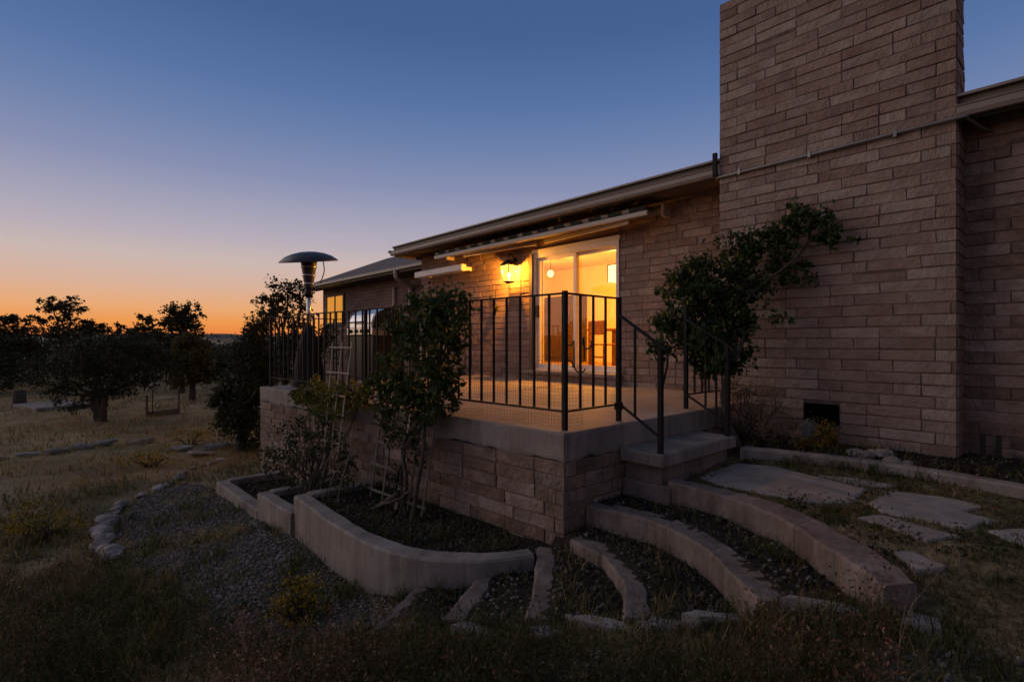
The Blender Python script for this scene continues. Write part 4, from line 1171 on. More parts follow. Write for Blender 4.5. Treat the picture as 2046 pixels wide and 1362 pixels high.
MB().tube(spiral(-5.53, S0 + 0.50, 0.03, 0.11, -200, 0) + [(-5.42, WY - 0.12, S0 + 0.12)] + spiral(-5.28, S0 + 0.12, 0.14, 0.10, 180, 330), 0.013, 6).build('scroll', M['iron'], sc_)
MB().tube(spiral(-5.13, S0 + 0.46, 0.04, 0.13, 420, 130) + [(-5.215, WY - 0.12, S0 + 0.2)], 0.013, 6).build('scroll', M['iron'], sc_)
MB().tube(spiral(-5.55, S0 + 0.11, 0.04, 0.11, 260, -20), 0.013, 6).build('scroll', M['iron'], sc_)
MB().bar((-5.66, WY - 0.12, S0 + 0.004), (-5.1, WY - 0.12, S0 + 0.004), 0.05, 0.008).build('base_bar', M['iron'], sc_)

# ------------------------------------------------------------------ terrace things
hx, hy = -7.60, 2.89
ht = empty('patio_heater', (hx, hy, TZ), 'mushroom shaped patio heater with wide dark dome standing on the terrace', 'heater')
til = Matrix.Rotation(R(6), 3, Vector((0.743, -0.669, 0))) @ Matrix.Rotation(R(11), 3, Vector((0.356, 0.935, 0)))
MB().lathe((hx, hy, 1.17), [(0.001, 0.135), (0.10, 0.13), (0.22, 0.105), (0.32, 0.065), (0.40, 0.005), (0.405, -0.012), (0.395, -0.010), (0.31, 0.045), (0.2, 0.085), (0.001, 0.11)], 36, til).build('dome', M['heater'], ht)
MB().lathe((hx, hy, 0.78), [(0.055, 0.0), (0.065, 0.05), (0.105, 0.33), (0.115, 0.40), (0.09, 0.405), (0.05, 0.41)], 20).build('burner_screen', M['heater'], ht)
for zz, rr in ((0.84, 0.073), (0.96, 0.089), (1.08, 0.105)):
    MB().lathe((hx, hy, zz), [(rr + 0.004, -0.01), (rr + 0.008, 0.0), (rr + 0.004, 0.01)], 20).build('screen_band', M['steel'], ht)
MB().tube([(hx, hy, TZ + 0.7), (hx, hy, 0.79)], 0.032, 12).build('pole', M['steel'], ht)
MB().lathe((hx, hy, 0.66), [(0.03, -0.02), (0.055, -0.01), (0.06, 0.05), (0.05, 0.10), (0.03, 0.12)], 14).build('control_head', M['black'], ht)
MB().lathe((hx, hy, TZ), [(0.23, 0.0), (0.225, 0.05), (0.19, 0.35), (0.13, 0.65), (0.06, 0.84), (0.033, 0.90)], 24).build('tank_housing', M['iron'], ht)
MB().tube(smooth([(hx + 0.13, hy + 0.14, 1.24), (hx + 0.17, hy + 0.15, 1.12), (hx + 0.18, hy + 0.15, 1.0), (hx + 0.12, hy + 0.12, 0.85)], 6), 0.008, 6).build('gas_wire', M['black'], ht)

# grill
gx0, gy0 = -7.30, 3.80
gr = empty('grill', (gx0, gy0, TZ), 'stainless steel lidded grill with black ends on the terrace behind the railing', 'grill')
def lid(x0, x1, r, mat, name):
    n = 14
    vs, fs = [], []
    for x in (x0, x1):
        vs += [(x, gy0 - r * math.cos(math.pi * k / n) * 1.0, TZ + 0.86 + 0.27 * math.sin(math.pi * k / n) ** 0.8) for k in range(n + 1)]
    for k in range(n): fs.append((k, n + 1 + k, n + 2 + k, k + 1))
    fs += [tuple(range(n + 1)), tuple(range(n + 1, 2 * n + 2))[::-1]]
    MB().add(vs, fs).build(name, M[mat], gr)
lid(gx0 - 0.38, gx0 + 0.38, 0.27, 'steel', 'lid')
lid(gx0 - 0.44, gx0 - 0.382, 0.28, 'black', 'lid_end'); lid(gx0 + 0.382, gx0 + 0.44, 0.28, 'black', 'lid_end')
MB().box((gx0 - 0.42, gy0 - 0.28, TZ + 0.74), (gx0 + 0.42, gy0 + 0.28, TZ + 0.858), 0.01).build('firebox', M['steel'], gr)
MB().box((gx0 - 0.40, gy0 - 0.26, TZ + 0.10), (gx0 + 0.40, gy0 + 0.26, TZ + 0.738), 0.01).build('cabinet', M['black'], gr)
for s in (-1, 1):
    MB().box((gx0 + s * 0.425, gy0 - 0.24, TZ + 0.82), (gx0 + s * 0.78, gy0 + 0.24, TZ + 0.85), 0.008).build('side_shelf', M['black'], gr)
    MB().lathe((gx0 + s * 0.32, gy0 - 0.2, TZ + 0.05), [(0.05, -0.02), (0.05, 0.02)], 12, Matrix.Rotation(R(90), 3, 'Y')).build('wheel', M['black'], gr)
for k in range(4):
    MB().lathe((gx0 - 0.27 + k * 0.18, gy0 - 0.29, TZ + 0.80), [(0.028, -0.012), (0.028, 0.012), (0.001, 0.014)], 12, Matrix.Rotation(R(90), 3, 'X')).build('knob', M['black'], gr)
MB().tube([(gx0 - 0.3, gy0 - 0.33, TZ + 0.93), (gx0 + 0.3, gy0 - 0.33, TZ + 0.93)], 0.012, 8).build('lid_handle', M['black'], gr)
MB().lathe((gx0 - 0.2, gy0, TZ + 1.14), [(0.06, 0.0), (0.06, 0.02), (0.001, 0.025)], 14).build('thermometer_cap', M['black'], gr)

# ------------------------------------------------------------------ trellises
def trellis(name, label, base, top, w0, w1, bars, rungs, mat, th=0.022):
    b0, b1 = Vector(base), Vector(top)
    r = empty(name, base, label, 'trellis')
    side = Vector((math.cos(TANG), math.sin(TANG), 0))
    for i in range(bars):
        t = i / (bars - 1) - 0.5
        MB().bar(b0 + side * (w0 * t), b1 + side * (w1 * t), th, th * 0.7).build('upright', M[mat], r)
    for q in rungs:
        c = b0.lerp(b1, q); ww = w0 + (w1 - w0) * q + 0.10
        nrm = Vector((side.y, -side.x, 0)) * (th * 0.75)
        MB().bar(c - side * ww / 2 + nrm, c + side * ww / 2 + nrm, th * 0.8, th * 1.0).build('rung', M[mat], r)
trellis('trellis', 'pale wooden ladder trellis leaning up above the terrace cap', (-5.20, 2.20, -1.16), (-5.42, 2.42, 0.00), 0.28, 0.42, 3, (0.12, 0.36, 0.52, 0.72, 0.95), 'trellis', 0.015)
trellis('trellis', 'dark weathered trellis against the terrace wall below the big vine', (-4.15, 2.33, -1.48), (-4.22, 2.52, -0.62), 0.80, 0.86, 5, (0.12, 0.38, 0.62, 0.88), 'oldwood', 0.018)
o = MB().bar((-4.02, 2.27, -1.48), (-4.05, 2.45, -0.60), 0.026, 0.02).build('wooden_stake', M['trellis'], None, loc=(-4.02, 2.27, -1.48))
tag(o, 'single pale stake standing among the vine stems', 'stake')

# ------------------------------------------------------------------ foliage
def leaf_quads(c, size, aspect=0.5, up=0.3, rng=nrg):
    """c (n,3) -> rhombic folded leaves"""
    n = len(c)
    d = rng.normal(size=(n, 3)); d[:, 2] -= up * 0.6
    d /= np.linalg.norm(d, axis=1)[:, None]
    nrm = rng.normal(size=(n, 3)); nrm[:, 2] += up * 2
    s = np.cross(d, nrm); s /= np.linalg.norm(s, axis=1)[:, None] + 1e-9
    k = np.cross(s, d)
    sz = size * rng.uniform(0.6, 1.3, (n, 1))
    v0 = c - d * sz * 0.5
    v2 = c + d * sz * 0.5
    v1 = c + s * sz * aspect * 0.5 - d * sz * 0.08 + k * sz * 0.06
    v3 = c - s * sz * aspect * 0.5 - d * sz * 0.08 + k * sz * 0.06
    v = np.stack([v0, v1, v2, v3], 1).reshape(-1, 3)
    f = np.arange(4 * n).reshape(n, 4)
    return v, f

def clump_pts(blobs, n, sub=26, spread=0.30, rng=nrg, hollow=0.55):
    """blobs (x,y,z,rx,ry,rz); leaves gather in small clumps near the surface of the blobs"""
    vol = np.array([b_[3] * b_[4] * b_[5] for b_ in blobs]) ** 0.8
    pts, tints = [], []
    for b_, w_ in zip(blobs, vol / vol.sum()):
        k = max(3, int(sub * (0.5 + w_ * len(blobs) * 0.5)))
        u = rng.normal(size=(k, 3)); u /= np.linalg.norm(u, axis=1)[:, None]
        rad = rng.uniform(hollow, 1.0, (k, 1)) ** 0.7
        cc = np.array(b_[:3]) + u * rad * np.array(b_[3:6])
        ct = rng.uniform(0, 1, k)
        m = int(n * w_)
        pick = rng.integers(0, k, m)
        sp = spread * np.array(b_[3:6]) * rng.uniform(0.5, 1.25, (k, 1))[pick]
        pts.append(cc[pick] + rng.normal(size=(m, 3)) * sp * 0.62)
        tints.append(np.clip(0.45 * ct[pick] + 0.55 * rng.uniform(0, 1, m), 0, 1))
    return np.concatenate(pts), np.concatenate(tints)

def foliage(name, parent, mat, blobs, n, size, aspect=0.5, sub=26, spread=0.3, hollow=0.55, up=0.3):
    c, t = clump_pts(blobs, n, sub, spread, hollow=hollow)
    v, f = leaf_quads(c, size, aspect, up)
    return np_mesh(name, v, f, mat, parent, np.repeat(t, 4))

def branch(mb, p, q, r0, r1, wig=0.12, n=7, sides=7):
    p, q = Vector(p), Vector(q)
    L_ = (q - p).length
    pts = []
    for i in range(n + 1):
        t = i / n
        w_ = wig * L_ * math.sin(math.pi * t)
        pts.append(p.lerp(q, t) + Vector((rnd.uniform(-1, 1), rnd.uniform(-1, 1), rnd.uniform(-.6, .6))) * w_ * 0.5)
    mb.tube(pts, [r0 + (r1 - r0) * i / n for i in range(n + 1)], sides)
    return pts

def tree(name, label, base, blobs, mat, n, leaf, trunk=0.12, sub=30, spread=0.3, stems=1, group=None, aspect=0.5, hollow=0.5, cat='tree', fork=0.35):
    r = empty(name, base, label, cat, group)
    mb = MB()
    base = Vector(base)
    cen = sum((Vector(b_[:3]) for b_ in blobs), Vector()) / len(blobs)
    zmin = base.z
    for s in range(stems):
        off = Vector((rnd.uniform(-1, 1), rnd.uniform(-1, 1), 0)) * trunk * (1.2 if stems > 1 else 0)
        f = base.lerp(cen, fork) + off * 2
        branch(mb, base + off * 0.5 - Vector((0, 0, 0.1)), f, trunk, trunk * 0.75, 0.08)
        for b_ in blobs[s::stems]:
            c = Vector(b_[:3])
            branch(mb, f, c, trunk * 0.55, trunk * 0.15, 0.10)
            for k in range(4):
                branch(mb, c, c + Vector((rnd.uniform(-1, 1) * b_[3], rnd.uniform(-1, 1) * b_[4], rnd.uniform(-.4, 1) * b_[5])) * 0.85, trunk * 0.16, trunk * 0.04, 0.1, 4, 5)
    mb.build('trunk', M['bark'], r)
    foliage('crown', r, M[mat], blobs, n, leaf, aspect, sub, spread, hollow)
    return r

# big vine over the front railing
vn = empty('climbing_vine', (-4.0, 2.3, -1.46), 'leafy green vine with twisted stems climbing the front railing above the dark trellis', 'vine')
mb = MB()
for q in range(4):
    x0 = -4.05 + q * 0.09
    pts = smooth([(x0 + rnd.uniform(-.05, .05), 2.28, -1.50), (x0 + 0.10 * math.sin(q * 2.3), 2.30, -1.2), (x0 - 0.04 + 0.12 * math.cos(q * 1.9), 2.36, -0.9), (-3.86 + 0.09 * math.sin(q * 4), 2.50, -0.62), (-3.80 - 0.02 * q, 2.56, -0.3), (-3.9 + 0.1 * q, 2.6, 0.05), (-3.9 + 0.05 * q, 2.6, 0.35)], 5)
    mb.tube(pts, [(0.019 if q % 2 else 0.011) - 0.006 * i / len(pts) for i in range(len(pts))], 7)
branch(mb, (-3.75, 2.52, -0.60), (-4.7, 2.45, -0.38), 0.014, 0.006, 0.12)
branch(mb, (-4.0, 2.3, -1.30), (-4.35, 2.15, -1.52), 0.03, 0.012, 0.1)
branch(mb, (-4.3, 2.15, -1.50), (-3.75, 2.28, -1.22), 0.02, 0.010, 0.1)
mb.build('stem', M['bark'], vn)
vblobs = [(-3.92, 2.56, 0.28, .30, .18, .20), (-3.60, 2.60, 0.33, .19, .14, .15), (-4.30, 2.52, 0.14, .20, .15, .10), (-3.95, 2.55, -0.05, .32, .20, .22),
          (-3.66, 2.58, 0.03, .18, .15, .2), (-3.62, 2.58, -0.28, .12, .11, .18), (-3.85, 2.52, -0.38, .28, .18, .22), (-4.25, 2.50, -0.40, .26, .17, .15), (-4.62, 2.46, -0.42, .26, .15, .13), (-4.25, 2.5, -0.05, .15, .12, .14),
          (-3.95, 2.46, -0.58, .30, .14, .13), (-4.3, 2.42, -0.60, .22, .12, .12), (-3.62, 2.50, -0.52, .12, .10, .12)]
foliage('foliage', vn, M['vine'], vblobs, 3500, 0.066, 0.55, sub=30, spread=0.40, hollow=0.45, up=0.5)
trail = [(-4.15, 2.34, -0.82, .2, .07, .16), (-3.85, 2.36, -0.86, .14, .07, .2), (-4.05, 2.28, -1.12, .16, .06, .16), (-4.35, 2.36, -0.72, .15, .07, .1)]
foliage('trailing_leaf', vn, M['climber'], trail, 420, 0.055, 0.5, sub=16, spread=0.5, hollow=0.2)['kind'] = 'stuff'
sprig = [(rnd.uniform(-4.75, -3.35), 2.5 + rnd.uniform(-.08, .1), rnd.uniform(-0.6, 0.5), .10, .08, .07) for _ in range(26)]
sprig = [q for q in sprig if any(abs(q[0] - w[0]) < w[3] * 1.5 and abs(q[2] - w[2]) < w[5] * 1.7 for w in vblobs)]
foliage('sprig', vn, M['vine'], sprig, 700, 0.062, 0.5, sub=6, spread=0.6, hollow=0.2)['kind'] = 'stuff'
# little cups of blossom
c, t = clump_pts([(-4.3, 2.36, -0.52, .35, .08, .12), (-3.8, 2.42, -0.52, .25, .08, .12)], 40, 30, 0.4)
v, f = leaf_quads(c, 0.03, 0.9)
np_mesh('blossom', v, f, leafmat('white_blossom', [(0, (0.45, 0.36, 0.30)), (1, (0.6, 0.5, 0.42))]), vn, np.repeat(t, 4))

# vine on the chimney and the step railing
v2 = empty('climbing_vine', (-2.25, 5.0, -0.95), 'dark green vine sprawling over the step railing and up across the chimney', 'vine')
mb = MB()
for q in range(3):
    pts = smooth([(-2.25 + 0.05 * q, 4.75, -1.0), (-2.3 - 0.03 * q, 4.8, -0.5), (-2.35 + 0.06 * q, 4.95, 0.0), (-2.5 + 0.1 * q, 5.15, 0.4), (-2.3 + 0.2 * q, 5.45, 0.85), (-2.0 + 0.1 * q, 5.5, 1.2)], 6)
    mb.tube(pts, [0.022 - 0.013 * i / len(pts) for i in range(len(pts))], 7)
branch(mb, (-2.4, 4.9, 0.1), (-3.0, 4.7, 0.3), 0.012, 0.005, 0.1)
branch(mb, (-2.4, 4.9, 0.1), (-2.9, 4.7, 0.05), 0.012, 0.005, 0.1)
mb.build('stem', M['bark'], v2)
rb = [(-1.93, 5.48, 1.20, .22, .12, .17), (-1.72, 5.50, 1.05, .17, .10, .13), (-2.18, 5.46, 0.98, .26, .14, .20), (-2.02, 5.48, 0.72, .20, .12, .15), (-2.48, 5.38, 0.86, .24, .17, .20), (-2.40, 5.30, 0.58, .28, .22, .22),
      (-2.70, 5.05, 0.72, .24, .2, .18), (-2.88, 4.92, 0.55, .20, .2, .18), (-2.60, 4.95, 0.42, .28, .25, .24), (-2.82, 4.75, 0.22, .22, .2, .20), (-2.42, 5.00, 0.20, .28, .25, .22), (-2.60, 4.80, 0.0, .25, .2, .17), (-2.35, 4.95, -0.12, .22, .2, .20), (-2.92, 4.65, -0.05, .16, .14, .14), (-2.45, 4.75, -0.22, .20, .16, .14), (-2.40, 4.58, -0.02, .18, .11, .16), (-2.22, 4.52, -0.20, .13, .09, .13)]
foliage('foliage', v2, M['vine'], rb, 9500, 0.062, 0.55, sub=36, spread=0.34, hollow=0.3, up=0.4)
c, t = clump_pts([(-1.56, 5.52, 0.92, .12, .05, .05), (-1.75, 5.5, 1.25, .14, .06, .07), (-1.85, 5.5, 0.58, .1, .05, .1), (-2.05, 5.4, 0.2, .12, .06, .08), (-2.5, 5.3, 1.08, .2, .1, .08)], 260, 9, 0.5)
v, f = leaf_quads(c, 0.06, 0.5)
np_mesh('loose_leaf', v, f, M['vine'], v2, np.repeat(t, 4))['kind'] = 'stuff'

# yellow-green shrub spilling over the terrace cap, dark climber below it
def shrub(name, label, base, blobs, mat, n, leaf, cat='shrub', group=None, aspect=0.45, stems=7, sub=18, spread=0.34, hollow=0.3):
    r = empty(name, base, label, cat, group)
    mb = MB()
    for k in range(stems):
        b_ = blobs[k % len(blobs)]
        branch(mb, Vector(base) + Vector((rnd.uniform(-.03, .03), rnd.uniform(-.03, .03), -0.03)), Vector(b_[:3]) + Vector((rnd.uniform(-.5, .5) * b_[3], rnd.uniform(-.5, .5) * b_[4], rnd.uniform(-.2, .5) * b_[5])), 0.012, 0.004, 0.15, 6, 5)
    mb.build('stem', M['bark'], r)
    foliage('foliage', r, M[mat], blobs, n, leaf, aspect, sub, spread, hollow)
    return r
shrub('shrub', 'yellow green shrub spilling over the terrace cap around the pale trellis', (-5.6, 2.22, -1.60), [(-6.35, 2.33, -0.66, .28, .12, .10), (-5.95, 2.34, -0.58, .25, .14, .13), (-5.6, 2.36, -0.60, .28, .14, .14), (-5.2, 2.40, -0.56, .25, .14, .15), (-4.95, 2.42, -0.56, .15, .1, .12), (-5.5, 2.30, -0.76, .5, .10, .08), (-6.15, 2.4, -0.48, .1, .08, .1)], 'yellowgreen', 3600, 0.055)
shrub('shrub', 'dark tangled rose climber in the planter against the terrace wall', (-5.5, 2.1, -1.62), [(-6.35, 2.15, -1.15, .35, .16, .25), (-5.85, 2.2, -0.98, .35, .14, .2), (-5.35, 2.2, -1.02, .33, .16, .25), (-5.7, 2.12, -1.40, .5, .2, .22), (-5.05, 2.2, -1.2, .25, .16, .3), (-4.8, 2.2, -1.35, .25, .18, .18), (-6.6, 2.1, -1.45, .35, .16, .22)], 'climber', 3000, 0.042, stems=18)
# arching dead canes
cn = empty('dead_canes', (-5.0, 2.05, -1.5), 'pale arching dead canes rising from the planter beside the rose climber', 'canes')
for q in range(3):
    x0 = -5.0 + 0.2 * q
    MB().tube(smooth([(x0, 2.0, -1.5), (x0 + 0.04, 2.02, -1.3), (x0 + 0.14 * (1 if q % 2 else 0.4), 2.06, -1.14), (x0 + 0.32 * (1 if q % 2 else 0.3), 2.1, -1.05 + 0.03 * q)], 5), 0.006, 5).build('cane', M['oldwood'], cn)

shrub('dry_shrub', 'dry brown twiggy shrub at the foot of the chimney beside the vine', (-2.2, 5.1, -0.97), [(-2.3, 5.1, -0.55, .25, .2, .22), (-2.05, 5.1, -0.65, .22, .2, .2), (-2.4, 5.05, -0.75, .22, .2, .15), (-1.95, 5.0, -0.8, .2, .2, .14)], 'dry', 3800, 0.05, aspect=0.12, stems=22)
shrub('flower_clump', 'yellow flowering clump in front of the crawl space vent', (-1.62, 5.2, -0.98), [(-1.62, 5.2, -0.78, .10, .10, .11), (-1.55, 5.22, -0.86, .10, .09, .09), (-1.72, 5.15, -0.92, .12, .1, .05)], 'yellow', 900, 0.03, cat='flowers', stems=10)
for (x, y, r_, h_, lab) in ((-6.95, 0.0, .35, .24, 'yellow flowering rabbitbrush in the grass beyond the curved rock row'), (-3.28, 1.17, .16, .19, 'round golden rabbitbrush on the gravel near the lowest riser'), (-10.0, 1.3, .4, .22, 'yellow tinged low bush in the yard between rock row and yard rocks'), (-11.8, 2.2, .5, .25, 'faded yellow bush in the yard close to the dark juniper')):
    z = gz(x, y)
    shrub('rabbitbrush', lab, (x, y, z), [(x, y, z + h_ * 0.9, r_, r_, h_ * .55), (x + r_ * .4, y + r_ * .3, z + h_ * .5, r_ * .8, r_ * .8, h_ * .5), (x - r_ * .4, y - r_ * .3, z + h_ * .5, r_ * .8, r_ * .8, h_ * .5)], 'yellow', 1500, 0.028, cat='bush', stems=12)

# ------------------------------------------------------------------ trees (seen against the afterglow)
def at_d(px, d):
    """direction helper: bearing px at distance d -> x, y"""
    k = (px - 1023) / 1048
    return (-0.7431 + 0.6691 * k) * d, (0.6691 + 0.7431 * k) * d
def blob(px, py, d, rx, rz, ry=None):
    x, y = at_d(px, d); s = d / 1048
    return (x, y, (683 - py) * s, rx * s, (ry or rx) * s, rz * s)
x, y = at_d(205, 14.0)
tree('juniper_tree', 'wide dark juniper with a low forked trunk standing alone in the dry grass', (x, y, gz(x, y)), [blob(p, q, 14, a, b_) for p, q, a, b_ in ((150, 745, 60, 45), (220, 710, 75, 45), (290, 718, 62, 45), (215, 762, 60, 34), (265, 768, 40, 28), (150, 806, 34, 18), (180, 692, 55, 28), (335, 735, 42, 42), (95, 742, 42, 36), (270, 688, 50, 26), (125, 785, 36, 22))], 'juniper', 17000, 0.085, 0.10, sub=46, spread=0.3, stems=3, aspect=0.35, hollow=0.35, fork=0.5)
x, y = at_d(480, 9.6)
tree('juniper_tree', 'narrow dense juniper pressed against the far end of the terrace', (x, y, gz(x, y)), [blob(p, q, 9.6, a, b_) for p, q, a, b_ in ((500, 700, 40, 55), (490, 770, 55, 55), (470, 830, 45, 50), (505, 850, 40, 50), (520, 740, 35, 60), (450, 800, 30, 35), (515, 660, 25, 30))], 'juniper', 16000, 0.07, 0.10, sub=44, spread=0.3, aspect=0.35, hollow=0.3)
x, y = at_d(570, 17)
tree('loose_tree', 'airy round crowned tree showing afterglow through its leaves behind the heater', (x, y, -2.1), [blob(p, q, 17, a, b_) for p, q, a, b_ in ((575, 578, 40, 24), (542, 602, 32, 24), (604, 600, 26, 28), (524, 640, 28, 26), (562, 635, 34, 28), (598, 640, 28, 28), (520, 672, 26, 18), (580, 680, 40, 24), (560, 730, 60, 40), (640, 690, 40, 40))], 'treeleaf', 6500, 0.10, 0.13, sub=22, spread=0.30, hollow=0.25, aspect=0.7)
tr = [  # px, distance, label, material, blobs
    (130, 24, 'tall loose crowned tree rising behind the wide juniper', 'treeleaf', ((105, 610, 24, 18), (140, 612, 30, 20), (125, 640, 22, 14), (168, 645, 20, 16), (75, 640, 22, 12), (140, 665, 60, 20), (195, 655, 20, 14))),
    (20, 24, 'small loose tree beside the tall loose one, farthest from the house', 'treeleaf', ((8, 640, 22, 14), (35, 635, 18, 12), (15, 660, 40, 16), (48, 655, 18, 12), (20, 690, 60, 30))),
    (362, 22, 'round loose topped tree beyond the juniper towards the afterglow', 'treeleaf', ((350, 620, 24, 18), (380, 625, 22, 20), (362, 645, 32, 18), (340, 645, 18, 14), (390, 650, 16, 14), (360, 680, 44, 26))),
    (295, 23, 'short bushy tree between the two loose crowned trees', 'treeleaf', ((285, 640, 18, 12), (305, 645, 16, 12), (295, 665, 36, 18), (250, 662, 26, 16), (290, 700, 60, 30))),
    (385, 19, 'yellowing broad tree below the round loose topped one', 'autumn', ((385, 710, 36, 40), (370, 745, 30, 30), (400, 740, 22, 30))),
    (440, 30, 'dark shrubby tree in the gap beside the terrace juniper', 'juniper', ((430, 725, 40, 28), (470, 720, 40, 28), (450, 745, 60, 26))),
    (60, 27, 'dark spreading tree left of the juniper under the tall loose one', 'juniper', ((20, 720, 60, 40), (80, 715, 60, 36), (140, 710, 50, 30), (60, 750, 80, 26))),
    (-60, 22, 'dark tree at the edge of the yard beyond the small loose one', 'juniper', ((-60, 700, 70, 60), (0, 740, 50, 36), (-30, 760, 60, 26))),
    (240, 30, 'low dark tree directly behind the wide juniper', 'juniper', ((210, 690, 50, 24), (260, 690, 50, 24), (240, 720, 80, 30), (320, 700, 50, 24))),
]
for (px_, d_, lab, mt, bl) in tr:
    x, y = at_d(px_, d_)
    lo_ = mt == 'treeleaf'
    tree('loose_tree' if lo_ else 'dark_tree', lab, (x, y, gz(x, y)), [blob(p, q, d_, a, b_) for p, q, a, b_ in bl], mt, 4600 if lo_ else 6500, 0.12 if lo_ else 0.13, 0.14, sub=20 if lo_ else 30, spread=0.30 if lo_ else 0.32, hollow=0.25 if lo_ else 0.4, aspect=0.7 if lo_ else 0.45)
# low thicket beyond them and a wooded strip far off
for k in range(14):
    px_ = -40 + k * 42 + rnd.uniform(-12, 12); d_ = rnd.uniform(34, 48)
    x, y = at_d(px_, d_); z = gz(x, y)
    bl = [(x + rnd.uniform(-1, 1), y + rnd.uniform(-1, 1), z + rnd.uniform(.7, 1.5), rnd.uniform(.8, 1.5), rnd.uniform(.8, 1.5), rnd.uniform(.6, .95)) for _ in range(4)]
    tree('thicket_bush', 'dark bush in the scrub row behind the yard trees', (x, y, z), bl, 'juniper', 1700, 0.2, 0.1, group='bushes of the scrub row', cat='bush')
fw_v, fw_f, fw_t = [], [], []
cs = []
for k in range(520):
    px_ = rnd.uniform(-150, 950); d_ = rnd.uniform(120, 430)
    x, y = at_d(px_, d_)
    s = rnd.uniform(1.2, 3.0)
    c = nrg.normal(size=(26, 3)) * np.array([s, s, s * 0.55]) * 0.55 + np.array([x, y, -3.6 + s * 0.8 + max(0, (d_ - 330) / 100) * 6.5])
    cs.append(c)
c = np.concatenate(cs); v, f = leaf_quads(c, 1.3, 0.8)
fw = np_mesh('distant_woodland', v, f, M['juniper'], None, np.repeat(nrg.uniform(0, 1, len(c)), 4))
tag(fw, 'far scrub woodland on the plain below the horizon', 'woodland', kind='stuff')
# far houses with pale roofs
for (px_, d_, w_, lab) in ((440, 300, 16, 'long pale far building in the gap beside the terrace juniper'), (112, 120, 5.5, 'far building with pale roof glimpsed between the yard trees'), (475, 330, 12, 'smaller far building next to the long pale one')):
    x, y = at_d(px_, d_); z0 = -4.0
    s = d_ / 1048
    zt = (683 - (678 if d_ > 200 else 672)) * s
    hh = empty('far_house', (x, y, z0), lab, 'building', 'far buildings')
    MB().obox((x, y, (z0 + zt) / 2), (w_ * .5, w_, zt - z0), R(20)).build('wall', M['plaster'], hh)
    MB().obox((x, y, zt + w_ * .03), (w_ * .56, w_ * 1.06, w_ * .06), R(20)).build('roof', M['cream'], hh)

# ------------------------------------------------------------------ yard objects
fm = empty('post_frame', (-18.0, 2.65, -2.1), 'two thin posts with a plank between them standing in the far grass', 'post frame')
for (x, y, h_) in ((-17.86, 2.24, 0.62), (-18.11, 3.05, 0.78)):
    z = gz(x, y)
    MB().obox((x, y, z + h_ / 2 - 0.05), (0.05, 0.05, h_ + 0.1), 0.2).build('post', M['oldwood'], fm)
MB().bar((-17.83, 2.27, gz(-17.9, 2.3) + 0.07), (-18.08, 3.02, gz(-18.1, 3.0) + 0.07), 0.05, 0.16).build('plank', M['oldwood'], fm)
z = gz(-17.75, 2.36)
fd = empty('bird_feeder', (-17.72, 2.36, z), 'small white feeder on a thin rod beside the post frame', 'feeder')
MB().tube([(-17.72, 2.36, z - 0.05), (-17.72, 2.36, z + 0.74)], 0.012, 6).build('rod', M['iron'], fd)
MB().add([(-17.72 + a, 2.36 + bb, z + c) for a, bb, c in ((-.1, -.16, .74), (.1, -.16, .74), (.12, .16, .78), (-.12, .16, .78), (-.06, -.12, .90), (.06, -.12, .88), (.07, .16, .98), (-.07, .16, .98))],
         [(3, 2, 1, 0), (4, 5, 6, 7), (0, 1, 5, 4), (1, 2, 6, 5), (2, 3, 7, 6), (3, 0, 4, 7)]).build('tray', M['white'], fd)
x, y = -22.6, 0.3
o = MB().obox((x, y, gz(x, y) + 0.06), (2.0, 1.4, 0.14), 0.3, 0.02).build('concrete_pad', M['concrete'], None, loc=(x, y, gz(x, y)))
tag(o, 'pale flat concrete pad lying in the far grass', 'pad')
x, y = -24.0, -0.5
o = MB().lathe((x, y, gz(x, y)), [(0.22, -0.1), (0.18, 0.1), (0.17, 0.5), (0.001, 0.52)], 12).build('stump', M['bark'], None, loc=(x, y, gz(x, y)))
tag(o, 'dark tree stump standing near the pale concrete pad', 'stump')
for (x, y, lab) in ((-0.63, 5.90, 'short dark stake by the chimney corner, next to its twin'), (-0.53, 5.88, 'short dark stake by the wall, one stake away from the chimney')):
    o = MB().obox((x, y, -0.90), (0.035, 0.03, 0.26), 0).build('garden_stake', M['black'], None, loc=(x, y, -1.0))
    tag(o, lab, 'stake')

# ------------------------------------------------------------------ grass, weeds, gravel (nobody could count them)
inside = [mid(bed_curb)]
def blocked(x, y):
    m = (y > np.interp(x, [TA.x, TB.x], [TA.y, TB.y]) - 0.03) & (x > TA.x - 0.05) & (x < TB.x + 0.02)
    m |= (y > CY - 0.05) & (x > CX0) & (x < CX1 + 0.03)
    m |= (y > WY - 0.1) & (x > HX0)
    m |= (x > -2.5) & (x < -2.05) & (y > 3.33) & (y < 4.55)
    for c in (curb_A, curb_B, curb_C, curb_D, curb_E, curb_F, wall_G, wall_H, wall_I, bed_curb):
        m |= in_poly(x, y, list(c[0]) + list(c[1])[::-1])
    for p in ([(-2.03, 3.75), (-2.05, 4.42), (-1.79, 4.56), (-1.08, 4.33), (-1.04, 3.86), (-1.28, 3.70), (-1.78, 3.68)], [(-0.97, 3.97), (-0.96, 4.40), (-0.69, 4.50), (-0.47, 4.44), (-0.37, 4.12), (-0.50, 3.83), (-0.88, 3.82)], [(-0.93, 3.60), (-0.87, 3.75), (-0.48, 3.66), (-0.58, 3.46)], [(-0.40, 3.88), (-0.26, 4.06), (0.1, 4.0), (0.1, 3.6), (-0.22, 3.70)], [(-0.69, 3.25), (-0.64, 3.33), (-0.47, 3.23), (-0.56, 3.07)]):
        m |= in_poly(x, y, p)
    return m

